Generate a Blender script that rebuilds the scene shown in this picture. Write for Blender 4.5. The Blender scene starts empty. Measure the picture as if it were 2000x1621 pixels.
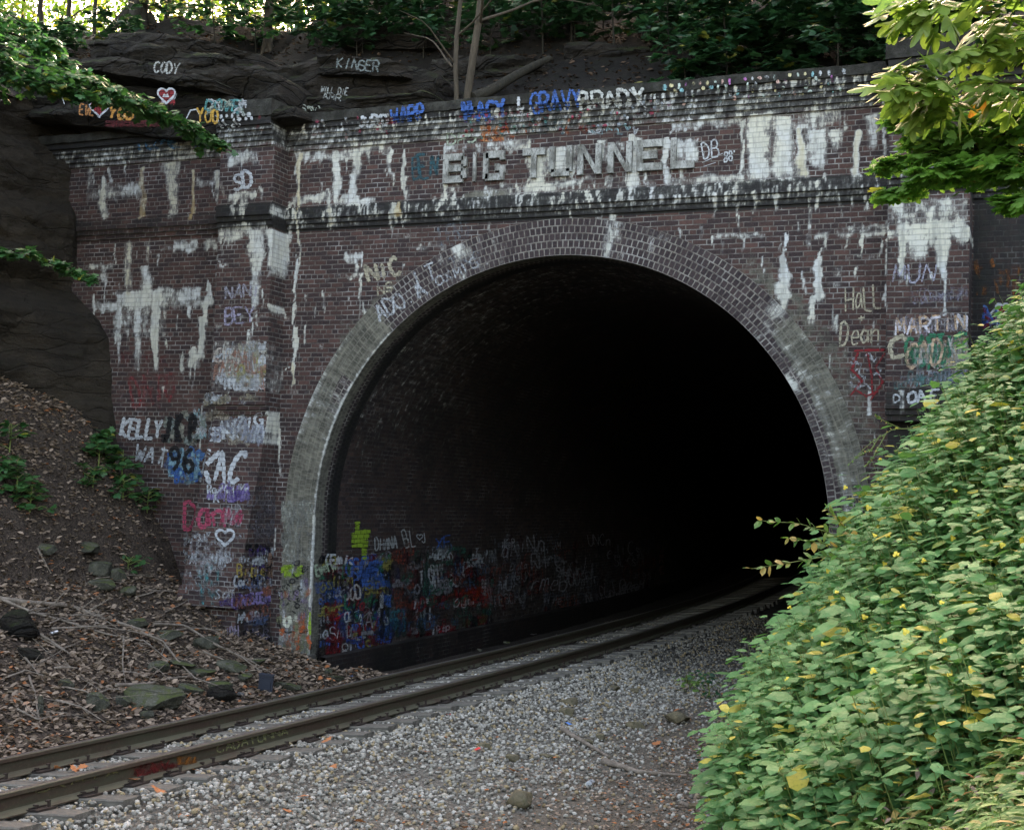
import bpy, math, random
import numpy as np
rng = np.random.default_rng(7)
random.seed(7)
C = bpy.context.scene

# ------------------------------------------------------------------ camera
F_PX, YAW, PITCH, ROLL = 2564.79, 0.383359, 0.0637875, 0.0343981
CAM = np.array([6.87426, -18.83721, 2.47142])
_cy, _sy = math.cos(YAW), math.sin(YAW)
FWD = np.array([-_sy*math.cos(PITCH), _cy*math.cos(PITCH), math.sin(PITCH)])
_r0 = np.array([_cy, _sy, 0.]); _u0 = np.cross(_r0, FWD)
RIGHT = math.cos(ROLL)*_r0 + math.sin(ROLL)*_u0
UP = -math.sin(ROLL)*_r0 + math.cos(ROLL)*_u0
cam_d = bpy.data.cameras.new("camera"); cam = bpy.data.objects.new("camera", cam_d)
C.collection.objects.link(cam); C.camera = cam
cam_d.sensor_width = 36; cam_d.lens = 36*F_PX/2000; cam_d.clip_start = .1; cam_d.clip_end = 800
from mathutils import Matrix, Vector
M = Matrix.Identity(4)
for i in range(3):
    M[i][0], M[i][1], M[i][2], M[i][3] = RIGHT[i], UP[i], -FWD[i], CAM[i]
cam.matrix_world = M

# ------------------------------------------------------------------ light
SUN_EL, SUN_AZ = math.radians(31), math.radians(-10)      # azimuth from +Y towards +X (sun stands behind the hill)
world = bpy.data.worlds.new("World"); C.world = world; world.use_nodes = True
wn = world.node_tree; wn.nodes.clear()
sky = wn.nodes.new("ShaderNodeTexSky"); sky.sky_type = 'NISHITA'; sky.sun_disc = False
sky.sun_elevation = SUN_EL; sky.sun_rotation = SUN_AZ; sky.air_density = 1.0; sky.dust_density = 4.0; sky.ozone_density = .6
bg = wn.nodes.new("ShaderNodeBackground"); bg.inputs[1].default_value = .12
wo = wn.nodes.new("ShaderNodeOutputWorld")
wm = wn.nodes.new("ShaderNodeMix"); wm.data_type = 'RGBA'; wm.blend_type = 'MULTIPLY'; wm.inputs[0].default_value = 1; wm.inputs[7].default_value = (1.26, 1.025, .83, 1)   # warm tint on the sky light, used as a white balance
wn.links.new(sky.outputs[0], wm.inputs[6]); wn.links.new(wm.outputs[2], bg.inputs[0]); wn.links.new(bg.outputs[0], wo.inputs[0])
sun_d = bpy.data.lights.new("sun", 'SUN'); sun_d.energy = 4.0; sun_d.angle = math.radians(.5); sun_d.color = (1, .93, .8)
sun = bpy.data.objects.new("sun", sun_d); C.collection.objects.link(sun)
sdir = Vector((math.sin(SUN_AZ)*math.cos(SUN_EL), math.cos(SUN_AZ)*math.cos(SUN_EL), math.sin(SUN_EL)))
sun.rotation_euler = sdir.to_track_quat('Z', 'Y').to_euler()
C.view_settings.view_transform = 'Standard'; C.view_settings.look = 'None'
C.view_settings.exposure = 3.36; C.view_settings.gamma = 1
C.render.engine = 'CYCLES'
C.cycles.max_bounces = 6; C.cycles.diffuse_bounces = 3; C.cycles.transparent_max_bounces = 12
C.cycles.use_denoising = True

# ------------------------------------------------------------------ helpers: where things stand
def ray(u, v): return FWD*F_PX + RIGHT*(u-1000) - UP*(v-810.5)
def aty(u, v, y=0.):
    d = ray(u, v); return CAM + d*((y-CAM[1])/d[1])
def atx(u, v, x):
    d = ray(u, v); return CAM + d*((x-CAM[0])/d[0])
def atz(u, v, z):
    d = ray(u, v); return CAM + d*((z-CAM[2])/d[2])
def atd(u, v, d): return CAM + ray(u, v)*(d/F_PX)

def link(o, parent=None):
    C.collection.objects.link(o)
    if parent is not None: o.parent = parent
    return o
def tag(o, label=None, cat=None, group=None, kind=None):
    for k, v in (("label", label), ("category", cat), ("group", group), ("kind", kind)):
        if v: o[k] = v
    return o
def empty(name, loc=(0, 0, 0), rz=0.):
    o = bpy.data.objects.new(name, None); o.location = loc; o.rotation_euler = (0, 0, rz); o.empty_display_size = .1
    return link(o)
def mesh(name, verts, faces, mat, parent=None, attrs=None, smooth=False, loc=None):
    """verts Nx3 (world, or local to the parent), faces an int array (N,3)/(N,4) or a list of those"""
    V = np.asarray(verts, dtype=np.float32).reshape(-1, 3)
    me = bpy.data.meshes.new(name)
    fl = faces if isinstance(faces, list) else [faces]
    fl = [np.asarray(f, dtype=np.int32) for f in fl if len(f)]
    idx = np.concatenate([f.ravel() for f in fl]); cnt = np.concatenate([np.full(len(f), f.shape[1], np.int32) for f in fl])
    me.vertices.add(len(V)); me.vertices.foreach_set("co", V.ravel())
    me.loops.add(len(idx)); me.loops.foreach_set("vertex_index", idx)
    me.polygons.add(len(cnt)); st = np.zeros(len(cnt), np.int32); st[1:] = np.cumsum(cnt)[:-1]
    me.polygons.foreach_set("loop_start", st); me.polygons.foreach_set("loop_total", cnt)
    me.polygons.foreach_set("use_smooth", np.full(len(cnt), smooth))
    me.update(calc_edges=True)
    for k, a in (attrs or {}).items():
        a = np.asarray(a, dtype=np.float32)
        ty = 'FLOAT' if a.ndim == 1 else ('FLOAT_VECTOR' if a.shape[1] == 3 else 'FLOAT_COLOR')
        at = me.attributes.new(k, ty, 'POINT')
        at.data.foreach_set({'FLOAT': "value", 'FLOAT_VECTOR': "vector", 'FLOAT_COLOR': "color"}[ty], a.ravel())
    if mat is not None: me.materials.append(mat)
    o = bpy.data.objects.new(name, me)
    if loc is not None: o.location = loc
    return link(o, parent)
def grid_faces(nu, nv):
    """faces of an nu x nv vertex grid, index = i*nv+j"""
    i, j = np.meshgrid(np.arange(nu-1), np.arange(nv-1), indexing='ij')
    a = (i*nv+j).ravel(); return np.stack([a, a+nv, a+nv+1, a+1], 1)
class MB:
    """collects simple pieces into ONE mesh"""
    def __init__(s): s.v = []; s.f3 = []; s.f4 = []; s.n = 0; s.a = {}
    def add(s, v, f, **at):
        v = np.asarray(v, float).reshape(-1, 3); f = np.asarray(f, int)
        s.v.append(v); (s.f3 if f.shape[1] == 3 else s.f4).append(f+s.n); s.n += len(v)
        for k, x in at.items():
            x = np.asarray(x, float); x = x if x.ndim == 2 else np.broadcast_to(x, (len(v),)+x.shape)
            s.a.setdefault(k, []).append(x)
        return s
    def box(s, c, size, R=None, **at):
        h = np.array(size)/2; v = np.array([[x, y, z] for x in (-1, 1) for y in (-1, 1) for z in (-1, 1)])*h
        if R is not None: v = v@np.asarray(R).T
        return s.add(v+np.array(c), [[0, 1, 3, 2], [4, 6, 7, 5], [0, 4, 5, 1], [2, 3, 7, 6], [0, 2, 6, 4], [1, 5, 7, 3]], **at)
    def tube(s, pts, rad, k=6, **at):
        P = np.asarray(pts, float); n = len(P); rad = np.broadcast_to(rad, (n,))
        T = np.gradient(P, axis=0); T /= np.linalg.norm(T, axis=1)[:, None]+1e-9
        ref = np.array([0, 0, 1.]) if abs(T[0][2]) < .9 else np.array([1., 0, 0])
        A = np.cross(T, ref); A /= np.linalg.norm(A, axis=1)[:, None]+1e-9; B = np.cross(T, A)
        th = np.arange(k)*2*np.pi/k
        V = P[:, None]+rad[:, None, None]*(A[:, None]*np.cos(th)[None, :, None]+B[:, None]*np.sin(th)[None, :, None])
        V = V.reshape(-1, 3)
        f = [[i*k+j, i*k+(j+1) % k, (i+1)*k+(j+1) % k, (i+1)*k+j] for i in range(n-1) for j in range(k)]
        s.add(V, f, **at)
        for e, o in ((0, 0), (n-1, 1)):
            m = len(s.v); s.add(np.vstack([V[e*k:e*k+k], P[e]]), [[j, (j+1) % k, k] if o else [(j+1) % k, j, k] for j in range(k)], **at)
        return s
    def build(s, name, mat, parent=None, smooth=False, loc=None):
        fs = [np.concatenate(x) for x in (s.f3, s.f4) if x]
        V = np.concatenate(s.v)
        if loc is not None and parent is None: V = V-np.array(loc)
        return mesh(name, V, fs, mat, parent, {k: np.concatenate(a) for k, a in s.a.items()}, smooth, loc)

def vnoise(P, scale=1., seed=0, octaves=3):
    """value noise in numpy, about -1..1"""
    P = np.asarray(P, float)*scale; out = np.zeros(P.shape[:-1]); amp = 1.; tot = 0
    for o in range(octaves):
        i = np.floor(P).astype(np.int64); f = P-i; f = f*f*(3-2*f); r = 0
        for dx in (0, 1):
            for dy in (0, 1):
                for dz in (0, 1):
                    h = (i[..., 0]+dx)*374761393+(i[..., 1]+dy)*668265263+(i[..., 2]+dz)*2147483647+(seed+o*17)*1274126177
                    h = (h ^ (h >> 13))*1274126177; h = h & 0xffffffff; h = (h ^ (h >> 16)) & 0xffff
                    w = (f[..., 0] if dx else 1-f[..., 0])*(f[..., 1] if dy else 1-f[..., 1])*(f[..., 2] if dz else 1-f[..., 2])
                    r = r+w*(h/32767.5-1)
        out += amp*r; tot += amp; amp *= .5; P = P*2.03
    return out/tot
def sstep(a, b, x): t = np.clip((x-a)/(b-a), 0, 1); return t*t*(3-2*t)

# ------------------------------------------------------------------ helpers: materials
class NT:
    def __init__(s, name):
        s.m = bpy.data.materials.new(name); s.m.use_nodes = True; s.t = s.m.node_tree; s.t.nodes.clear()
        s.out = s.t.nodes.new("ShaderNodeOutputMaterial")
    def n(s, ty, ins=None, **props):
        nd = s.t.nodes.new("ShaderNode"+ty)
        for k, v in props.items(): setattr(nd, k, v)
        for k, v in (ins or {}).items():
            if hasattr(v, "is_linked") or hasattr(v, "links"): s.t.links.new(v, nd.inputs[k])
            else:
                if isinstance(v, (tuple, list)) and len(v) == 3 and nd.inputs[k].type == 'RGBA': v = (*v, 1)
                nd.inputs[k].default_value = v
        return nd
    def math(s, op, a, b=0., c=None, clamp=False):
        d = {0: a, 1: b}
        if c is not None: d[2] = c
        return s.n("Math", d, operation=op, use_clamp=clamp).outputs[0]
    def mix(s, f, a, b, blend='MIX'):
        nd = s.t.nodes.new("ShaderNodeMix"); nd.data_type = 'RGBA'; nd.blend_type = blend
        for k, v in ((0, f), (6, a), (7, b)):
            if hasattr(v, "links"): s.t.links.new(v, nd.inputs[k])
            else: nd.inputs[k].default_value = (*v, 1) if isinstance(v, (tuple, list)) and len(v) == 3 else v
        return nd.outputs[2]
    def ramp(s, f, a, b, lo=0., hi=1.):
        nd = s.n("MapRange", {0: f, 1: a, 2: b, 3: lo, 4: hi}, interpolation_type='SMOOTHSTEP'); return nd.outputs[0]
    def noise(s, vec, scale, detail=3., rough=.55, w=None, dist=0.):
        return s.n("TexNoise", {"Vector": vec, "Scale": scale, "Detail": detail, "Roughness": rough, "Distortion": dist}).outputs[0]
    def map(s, vec, sc=(1, 1, 1), loc=(0, 0, 0)): return s.n("Mapping", {0: vec, 1: loc, 3: sc}).outputs[0]
    def attr(s, name): return s.n("Attribute", attribute_name=name)
    def sep(s, col): return s.n("SeparateColor", {0: col}).outputs
    def bump(s, h, strength=.5, dist=.02, normal=None):
        d = {"Height": h, "Strength": strength, "Distance": dist}
        if normal is not None: d["Normal"] = normal
        return s.n("Bump", d).outputs[0]
    def pbsdf(s, col, rough=.8, normal=None, spec=.3, metal=0., alpha=None, **k):
        d = {"Base Color": col, "Roughness": rough, "Specular IOR Level": spec, "Metallic": metal}
        if normal is not None: d["Normal"] = normal
        if alpha is not None: d["Alpha"] = alpha
        d.update(k); return s.n("BsdfPrincipled", d).outputs[0]
    def done(s, sh): s.t.links.new(sh, s.out.inputs[0]); return s.m

BW, BH = .2175, .077
def brick_mat(name, w=BW, h=BH, c1=(.054, .0285, .0235), c2=(.022, .0145, .014), mortar=(.15, .143, .128), squash=(.5, 6), msize=.0085, bloom=.55, dark=0.):
    N = NT(name); bc = N.attr("bc").outputs[1]; st = N.attr("stain")
    R, G, B = N.sep(st.outputs[0])[:3]; A = st.outputs[3]
    wob = N.n("VectorMath", {0: N.n("TexNoise", {"Vector": bc, "Scale": 5., "Detail": 3.}).outputs[1], 1: (.5, .5, .5)}, operation='SUBTRACT').outputs[0]
    wob = N.n("VectorMath", {0: wob, "Scale": .016}, operation='SCALE').outputs[0]
    vec = N.n("VectorMath", {0: bc, 1: wob}, operation='ADD').outputs[0]
    bt = N.n("TexBrick", {"Vector": vec, "Color1": c1, "Color2": c2, "Mortar": mortar, "Scale": 1., "Mortar Size": msize, "Mortar Smooth": .25, "Bias": -.1,
             "Brick Width": w, "Row Height": h}, offset=.5, squash=squash[0], squash_frequency=squash[1])
    col, fac = bt.outputs[0], bt.outputs[1]
    col = N.mix(N.math('MULTIPLY', fac, N.ramp(N.noise(bc, 4.5, 5., .75), .42, .62, 0, .75)), col, (.03, .026, .025))
    big = N.noise(bc, .9, 4., .6); fine = N.noise(bc, 38., 4., .7); mid = N.noise(bc, 7., 4., .65)
    dv = N.n('VectorMath', {0: bc, 1: N.n('VectorMath', {0: N.n('TexNoise', {'Vector': bc, 'Scale': 1.9, 'Detail': 3.}).outputs[1], 'Scale': .22}, operation='SCALE').outputs[0]}, operation='ADD').outputs[0]
    streak = N.noise(N.map(dv, (8.5, 1.5, 1)), 1., 7., .74); streak2 = N.noise(N.map(dv, (30, 7, 1), (3, 7, 0)), 1., 5., .75)
    # single odd bricks (redder / near black), constant inside a brick cell
    cell = N.n("TexWhiteNoise", {"Vector": N.n("VectorMath", {0: N.map(vec, (1/w*.5, 1/h, 1)), }, operation='FLOOR').outputs[0]}).outputs[0]
    rnd = N.n('TexBrick', {"Vector": vec, "Color1": (0, 0, 0), "Color2": (1, 1, 1), "Mortar": (.5, .5, .5), "Scale": 1., "Mortar Size": msize, "Bias": 0., "Brick Width": w, "Row Height": h}, offset=.5, squash=squash[0], squash_frequency=squash[1]).outputs[0]
    rnd = N.sep(rnd)[0]
    col = N.mix(N.ramp(rnd, .62, .66, 0, .65), col, (.012, .010, .013)); col = N.mix(N.ramp(rnd, .12, .05, 0, .6), col, tuple(min(1, x*1.7) for x in c1))
    col = N.mix(N.ramp(mid, .35, .75, .0, .45), col, (.03, .022, .024))
    col = N.mix(N.ramp(fine, .35, .8, 0., .3), col, (.17, .1, .085))
    # lime bloom on joints and faces
    bl = N.math('MULTIPLY', N.ramp(N.noise(bc, 1.7, 5., .7), .48, .72), bloom)
    jw = N.math('MULTIPLY', bl, N.ramp(N.math('ADD', N.math('MULTIPLY', fac, .9), streak2), .6, 1.05))
    col = N.mix(jw, col, (.42, .42, .41))
    # plaster render over the bricks
    pw = N.ramp(N.math('ADD', A, N.math('MULTIPLY', N.math('SUBTRACT', mid, .5), .7)), .42, .62)
    pcol = N.mix(N.ramp(N.math('ADD', N.math('MULTIPLY', streak, .6), N.math('MULTIPLY', N.noise(N.map(bc, (2, 14, 1)), 1., 5., .7), .4)), .38, .62), (.04, .039, .031), (.165, .158, .125))
    pcol = N.mix(N.math('MULTIPLY', fac, .4), pcol, (.21, .2, .165))
    pcol = N.mix(N.ramp(mid, .48, .7, 0, .75), pcol, (.06, .06, .048)); pcol = N.mix(N.ramp(N.noise(N.map(bc, (1, 1, 1), (5, 5, 0)), 2.6, 5., .7), .5, .72, 0, .6), pcol, (.07, .068, .055)); pcol = N.mix(N.ramp(fine, .5, .8, 0, .4), pcol, (.38, .37, .32))
    col = N.mix(pw, col, pcol)
    # soot, algae and extra darkening of corners and returns
    sw = N.ramp(N.math('ADD', B, N.math('ADD', N.math('MULTIPLY', N.math('SUBTRACT', streak, .5), .9), N.math('MULTIPLY', N.math('SUBTRACT', big, .5), .8))), .25, .8, 0, .93)
    col = N.mix(sw, col, N.mix(N.ramp(mid, .4, .7), (.0055, .0055, .006), (.013, .014, .010)))
    # ochre seep
    ow = N.ramp(N.math('ADD', G, N.math('MULTIPLY', N.math('SUBTRACT', streak, .5), .9)), .4, 1.05, 0, .7)
    col = N.mix(ow, col, N.mix(mid, (.36, .22, .05), (.45, .36, .16)))
    # white lime crust, broken into vertical runs
    nz = N.math('ADD', N.math('MULTIPLY', N.math('SUBTRACT', streak, .5), 1.8), N.math('ADD', N.math('MULTIPLY', N.math('SUBTRACT', streak2, .5), 1.15), N.math('ADD', N.math('MULTIPLY', N.math('SUBTRACT', rnd, .5), -.28), N.math('MULTIPLY', N.math('SUBTRACT', mid, .5), 1.5))))
    nz = N.math('SUBTRACT', nz, N.math('MULTIPLY', fac, .12))
    ww = N.math('MULTIPLY', N.ramp(N.math('ADD', R, nz), .38, .86, 0, .97), N.ramp(R, .04, .2))
    wc = N.mix(N.ramp(big, .35, .65), (.54, .565, .58), (.56, .55, .46)); wc = N.mix(N.ramp(N.noise(N.map(bc, (11, 1.2, 1), (9, 2, 0)), 1., 5., .7), .36, .56, .7, 0), wc, (.26, .265, .24)); wc = N.mix(N.ramp(mid, .5, .7, 0, .4), wc, (.3, .3, .24))
    wc = N.mix(N.math('MULTIPLY', fac, .45), wc, (.32, .32, .3))
    wc = N.mix(N.math('MULTIPLY', N.ramp(G, .1, .6), .5), wc, (.5, .43, .22))
    veil = N.math('MULTIPLY', N.ramp(N.math('ADD', R, N.math('MULTIPLY', nz, .55)), .1, .75, 0, .42), N.ramp(R, .04, .2)); col = N.mix(veil, col, (.33, .34, .33)); col = N.mix(ww, col, wc)
    if dark: col = N.mix(dark, col, (.01, .01, .011))
    hgt = N.math('ADD', N.math('MULTIPLY', fac, -1.), N.math('ADD', N.math('MULTIPLY', fine, .35), N.math('MULTIPLY', N.math('ADD', ww, pw), .45)))
    nor = N.bump(hgt, .75, .012)
    return N.done(N.pbsdf(col, N.math('SUBTRACT', .88, N.math('MULTIPLY', sw, .18)), nor, .35))

def noisy_mat(name, ca, cb, cc=None, scale=3., rough=.85, bump=.6, bd=.03, moss=None, stretch=(1, 1, 1), spec=.25, fine=40., crack=0.):
    N = NT(name); tc = N.n("TexCoord").outputs[3]
    v = N.map(tc, stretch); a = N.noise(v, scale, 6., .65); b = N.noise(v, scale*5, 5., .7); c = N.noise(tc, fine, 3., .6)
    col = N.mix(N.ramp(a, .35, .65), ca, cb)
    if cc: col = N.mix(N.ramp(b, .5, .68, 0, .8), col, cc)
    if moss:
        nz = N.n("SeparateXYZ", {0: N.n("NewGeometry").outputs[1]}).outputs[2]
        col = N.mix(N.math('MULTIPLY', N.ramp(nz, .25, .8), N.ramp(a, .42, .62)), col, moss)
    col = N.mix(N.ramp(c, .3, .8, 0, .35), col, tuple(x*.35 for x in ca))
    h = N.math('ADD', N.math('MULTIPLY', a, 1.), N.math('ADD', N.math('MULTIPLY', b, .6), N.math('MULTIPLY', c, .25)))
    if crack:
        wv = N.n("VectorMath", {0: N.map(tc, (1, 1, 3.2)), 1: N.n("VectorMath", {0: N.n("TexNoise", {"Vector": tc, "Scale": 1.3, "Detail": 4.}).outputs[1], "Scale": .9}, operation='SCALE').outputs[0]}, operation='ADD').outputs[0]
        vo = N.n("TexVoronoi", {"Vector": wv, "Scale": 1.1}, feature='DISTANCE_TO_EDGE').outputs[0]; vo2 = N.n("TexVoronoi", {"Vector": wv, "Scale": 3.7}, feature='DISTANCE_TO_EDGE').outputs[0]
        ck = N.math('MULTIPLY', N.ramp(vo, 0., .05), N.ramp(vo2, 0., .03, .55, 1.)); col = N.mix(N.math('MULTIPLY', N.math('SUBTRACT', 1., ck), .7*crack), col, tuple(x*.2 for x in ca))
        h = N.math('ADD', h, N.math('MULTIPLY', ck, .55*crack))
    return N.done(N.pbsdf(col, rough, N.bump(h, bump, bd), spec))

def leaf_mat(name, ca, cb, cy=(.35, .3, .03), trans=.35, rough=.45, spec=.45):
    """leaf colour from per-leaf 'tint' (0..1) and 'sick' (0..1, yellowing)"""
    N = NT(name); t = N.attr("tint").outputs[2]; s = N.attr("sick").outputs[2]
    tc = N.n("TexCoord").outputs[3]
    col = N.mix(t, ca, cb); blot = N.noise(tc, 60., 2., .6)
    col = N.mix(N.ramp(N.math('ADD', s, N.math('MULTIPLY', N.math('SUBTRACT', blot, .5), .5)), .45, .75), col, cy)
    col = N.mix(N.ramp(blot, .45, .8, 0, .3), col, tuple(x*.5 for x in ca))
    b = N.pbsdf(col, rough, N.bump(blot, .25, .01), spec)
    tl = N.n("BsdfTranslucent", {0: N.mix(.5, col, N.mix(1., col, (.85, 1.0, .25), 'MULTIPLY'))}).outputs[0]
    return N.done(N.n("MixShader", {0: trans, 1: b, 2: tl}).outputs[0])

MAT = {}
MAT['brick'] = brick_mat("stained_brick")
MAT['ring'] = brick_mat("arch_ring_brick", .084, .115, c1=(.032, .025, .027), c2=(.017, .016, .021), mortar=(.22, .21, .185), squash=(1, 2), msize=.010, bloom=.5)
MAT['lining'] = brick_mat("sooty_lining_brick", c1=(.038, .023, .018), c2=(.011, .009, .009), mortar=(.045, .041, .036), bloom=.35, dark=.0)
N = NT("spray_paint")
pc = N.attr("pc"); bc = N.attr("bc").outputs[1]
bt = N.n("TexBrick", {"Vector": bc, "Scale": 1., "Mortar Size": .011, "Mortar Smooth": .3, "Brick Width": BW, "Row Height": BH}, offset=.5, squash=.5, squash_frequency=6)
al = N.math('SUBTRACT', 1., N.math('MULTIPLY', bt.outputs[1], .38))
wear = N.noise(N.map(bc, (22, 9, 9)), 1., 5., .75)
al = N.math('MULTIPLY', al, N.math('MULTIPLY', N.ramp(N.math('ADD', wear, N.math('MULTIPLY', pc.outputs[3], .42)), .5, .95), N.ramp(N.noise(N.map(bc, (2.2, 2.2, 2.2)), 1., 3., .6), .22, .5, .45, 1.)))
MAT['paint'] = N.done(N.pbsdf(N.mix(N.ramp(wear, .3, .7, .35, 0), pc.outputs[0], (.04, .035, .035)), .75, None, .2, 0., al))
MAT['letter'] = noisy_mat("limewashed_letter", (.14, .14, .125), (.42, .43, .41), (.03, .029, .027), 7., bump=.8, bd=.012, stretch=(1, 1, .5))
MAT['coping'] = noisy_mat("mossy_coping", (.016, .015, .013), (.05, .049, .043), (.014, .018, .007), 4., moss=(.025, .034, .008))
MAT['rock'] = noisy_mat("sandstone", (.030, .024, .018), (.010, .0088, .007), (.045, .042, .033), .9, crack=1., moss=(.03, .04, .01), stretch=(1, 1, 3.5), bump=1., bd=.12)
MAT['rock_face'] = noisy_mat("brown_cliff_rock", (.042, .033, .023), (.016, .0125, .009), (.024, .021, .013), .8, crack=.4, stretch=(1, 1, 2.2), bump=1., bd=.1)
MAT['slab'] = noisy_mat("mossy_slab", (.10, .098, .07), (.045, .045, .034), (.16, .155, .13), 7., crack=.8, moss=(.075, .09, .026), bump=.9, bd=.02)
MAT['tan_stone'] = noisy_mat("tan_stone", (.17, .14, .085), (.11, .095, .062), (.08, .085, .035), 8., bump=.8, bd=.01)
MAT['bark'] = noisy_mat("bark", (.04, .035, .026), (.02, .018, .014), (.05, .055, .034), 5., stretch=(4, 4, .7), bump=1., bd=.02)
MAT['pale_bark'] = noisy_mat("pale_bark", (.09, .073, .052), (.05, .041, .03), (.04, .042, .028), 6., stretch=(4, 4, .7), bump=.8, bd=.01)
MAT['dead_wood'] = noisy_mat("dead_wood", (.3, .25, .2), (.17, .14, .11), (.09, .075, .06), 9., stretch=(1, 1, 1), bump=.8, bd=.008)
MAT['tie'] = noisy_mat("weathered_tie", (.19, .175, .145), (.10, .092, .078), (.04, .037, .033), 5., stretch=(.35, 4, 4), bump=1., bd=.012)
N = NT("rusty_rail"); tc = N.n("TexCoord").outputs[3]; a = N.noise(N.map(tc, (3, .8, 8)), 2., 6., .7); b = N.noise(tc, 30., 4., .7)
nz = N.n("SeparateXYZ", {0: N.n("NewGeometry").outputs[1]}).outputs[2]
col = N.mix(N.ramp(a, .35, .65), (.05, .028, .017), (.05, .048, .026)); col = N.mix(N.ramp(b, .45, .8), col, (.085, .06, .035))
col = N.mix(N.math('MULTIPLY', N.ramp(nz, .2, .6), N.ramp(a, .25, .6)), col, (.085, .08, .048)); top = N.ramp(nz, .985, .999); col = N.mix(top, col, N.mix(N.ramp(b, .4, .7), (.05, .042, .042), (.11, .09, .08)))
MAT['rail'] = N.done(N.pbsdf(col, N.math('SUBTRACT', .75, N.math('MULTIPLY', top, .35)), N.bump(b, .3, .004), .5))
MAT['iron'] = noisy_mat("rusted_iron", (.05, .035, .027), (.025, .02, .018), None, 12., rough=.6, bump=.4, bd=.004)
MAT['soil'] = noisy_mat("forest_soil", (.075, .058, .042), (.035, .029, .023), (.12, .095, .07), 2.2, bump=1., bd=.04, fine=60)
MAT['moss_soil'] = noisy_mat("hillside_soil", (.012, .009, .0065), (.0055, .0045, .0035), (.010, .011, .005), 1.2, bump=1., bd=.06)
N = NT("gravel_ground"); tc = N.n("TexCoord").outputs[3]
gx = N.n("SeparateXYZ", {0: tc}).outputs
vo = N.n("TexVoronoi", {"Vector": tc, "Scale": 34.}); bigp = N.noise(tc, .8, 5., .65); sm = N.noise(tc, 25., 4., .7)
col = N.mix(N.n("SeparateColor", {0: vo.outputs[1]}).outputs[0], (.085, .077, .064), (.20, .185, .155))
col = N.mix(N.ramp(N.math('ADD', bigp, N.math('MULTIPLY', N.ramp(gx[0], .9, 3.2), .30)), .58, .8), col, N.mix(sm, (.07, .058, .044), (.19, .165, .13)))
leftb = N.ramp(gx[0], -1.9, -2.6); col = N.mix(leftb, col, N.mix(N.ramp(sm, .35, .65), (.03, .023, .018), (.085, .064, .048)))
rightb = N.ramp(gx[0], 3.9, 4.5); col = N.mix(rightb, col, (.05, .045, .025))
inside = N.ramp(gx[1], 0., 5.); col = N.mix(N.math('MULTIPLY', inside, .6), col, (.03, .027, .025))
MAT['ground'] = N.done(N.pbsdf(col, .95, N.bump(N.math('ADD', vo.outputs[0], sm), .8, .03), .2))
MAT['jewel'] = leaf_mat("jewelweed_leaf", (.055, .15, .045), (.19, .385, .125), (.55, .47, .07), .36, .5, .32)
MAT['lime_leaf'] = leaf_mat("lance_leaf", (.08, .17, .04), (.24, .38, .09), (.55, .38, .12), .35, .45)
MAT['sass'] = leaf_mat("sassafras_leaf", (.15, .25, .045), (.30, .40, .09), (.6, .2, .04), .5, .4, .5)
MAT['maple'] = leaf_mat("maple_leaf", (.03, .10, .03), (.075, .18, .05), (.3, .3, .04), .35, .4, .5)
MAT['maple_lit'] = leaf_mat("lit_maple_leaf", (.10, .22, .04), (.24, .42, .09), (.4, .36, .06), .6, .45, .35)  # brighter copy of the maple leaf, extra light put into its colour
MAT['maple_dark'] = leaf_mat("shade_leaf", (.016, .06, .026), (.05, .125, .052), (.25, .25, .05), .3, .45)  # darker leaf copy with shade put into its colour
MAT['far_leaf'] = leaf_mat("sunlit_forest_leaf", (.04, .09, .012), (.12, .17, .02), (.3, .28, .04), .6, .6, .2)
MAT['shade_litter'] = leaf_mat('shaded_litter', (.035, .025, .018), (.10, .07, .05), (.12, .05, .02), .05, .9, .1)  # darker copy of the fallen leaves, the slope's shade put into its colour
MAT['dead_leaf'] = leaf_mat("fallen_leaf", (.10, .072, .052), (.38, .29, .215), (.42, .17, .07), .1, .8, .2)
N = NT("ballast_stone"); t = N.attr("tint").outputs[2]; s = N.attr("sick").outputs[2]; sp = N.noise(N.n("TexCoord").outputs[3], 80., 4., .7)
col = N.n("ValToRGB", {0: t}); cr = col.color_ramp
for p, c_ in ((0, (.09, .083, .070, 1)), (.3, (.205, .19, .158, 1)), (.7, (.315, .295, .25, 1)), (1, (.50, .475, .42, 1))):
    e = cr.elements.new(p) if p not in (0, 1) else cr.elements[-1 if p else 0]; e.color = c_
col = N.mix(N.ramp(s, .8, .9, 0, .75), col.outputs[0], (.3, .22, .1)); col = N.mix(N.ramp(sp, .4, .8, 0, .4), col, (.1, .095, .085))
MAT['stone'] = N.done(N.pbsdf(col, .9, N.bump(sp, .5, .006), .3))
def plain(name, col, rough=.5, metal=0., spec=.5, **k):
    N = NT(name); tc = N.n("TexCoord").outputs[3]; a = N.noise(tc, 30., 3., .6)
    return N.done(N.pbsdf(N.mix(N.ramp(a, .4, .7, 0, .3), col, tuple(x*.5 for x in col)), rough, N.bump(a, .2, .003), spec, metal, **k))
MAT['flower'] = plain("yellow_petal", (.75, .6, .06), .5)
MAT['can'] = plain("crushed_aluminium", (.7, .72, .76), .3, .9)
MAT['plastic'] = plain("clear_plastic", (.7, .74, .78), .15, 0., .6, **{"Transmission Weight": .55})
MAT['rubber'] = plain("dark_plastic", (.025, .03, .045), .5)
MAT['white_litter'] = plain("white_scrap", (.65, .66, .68), .6)
MAT['red_litter'] = plain("red_scrap", (.6, .03, .03), .5)
MAT['blue_litter'] = plain("blue_scrap", (.12, .25, .6), .5)

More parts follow.
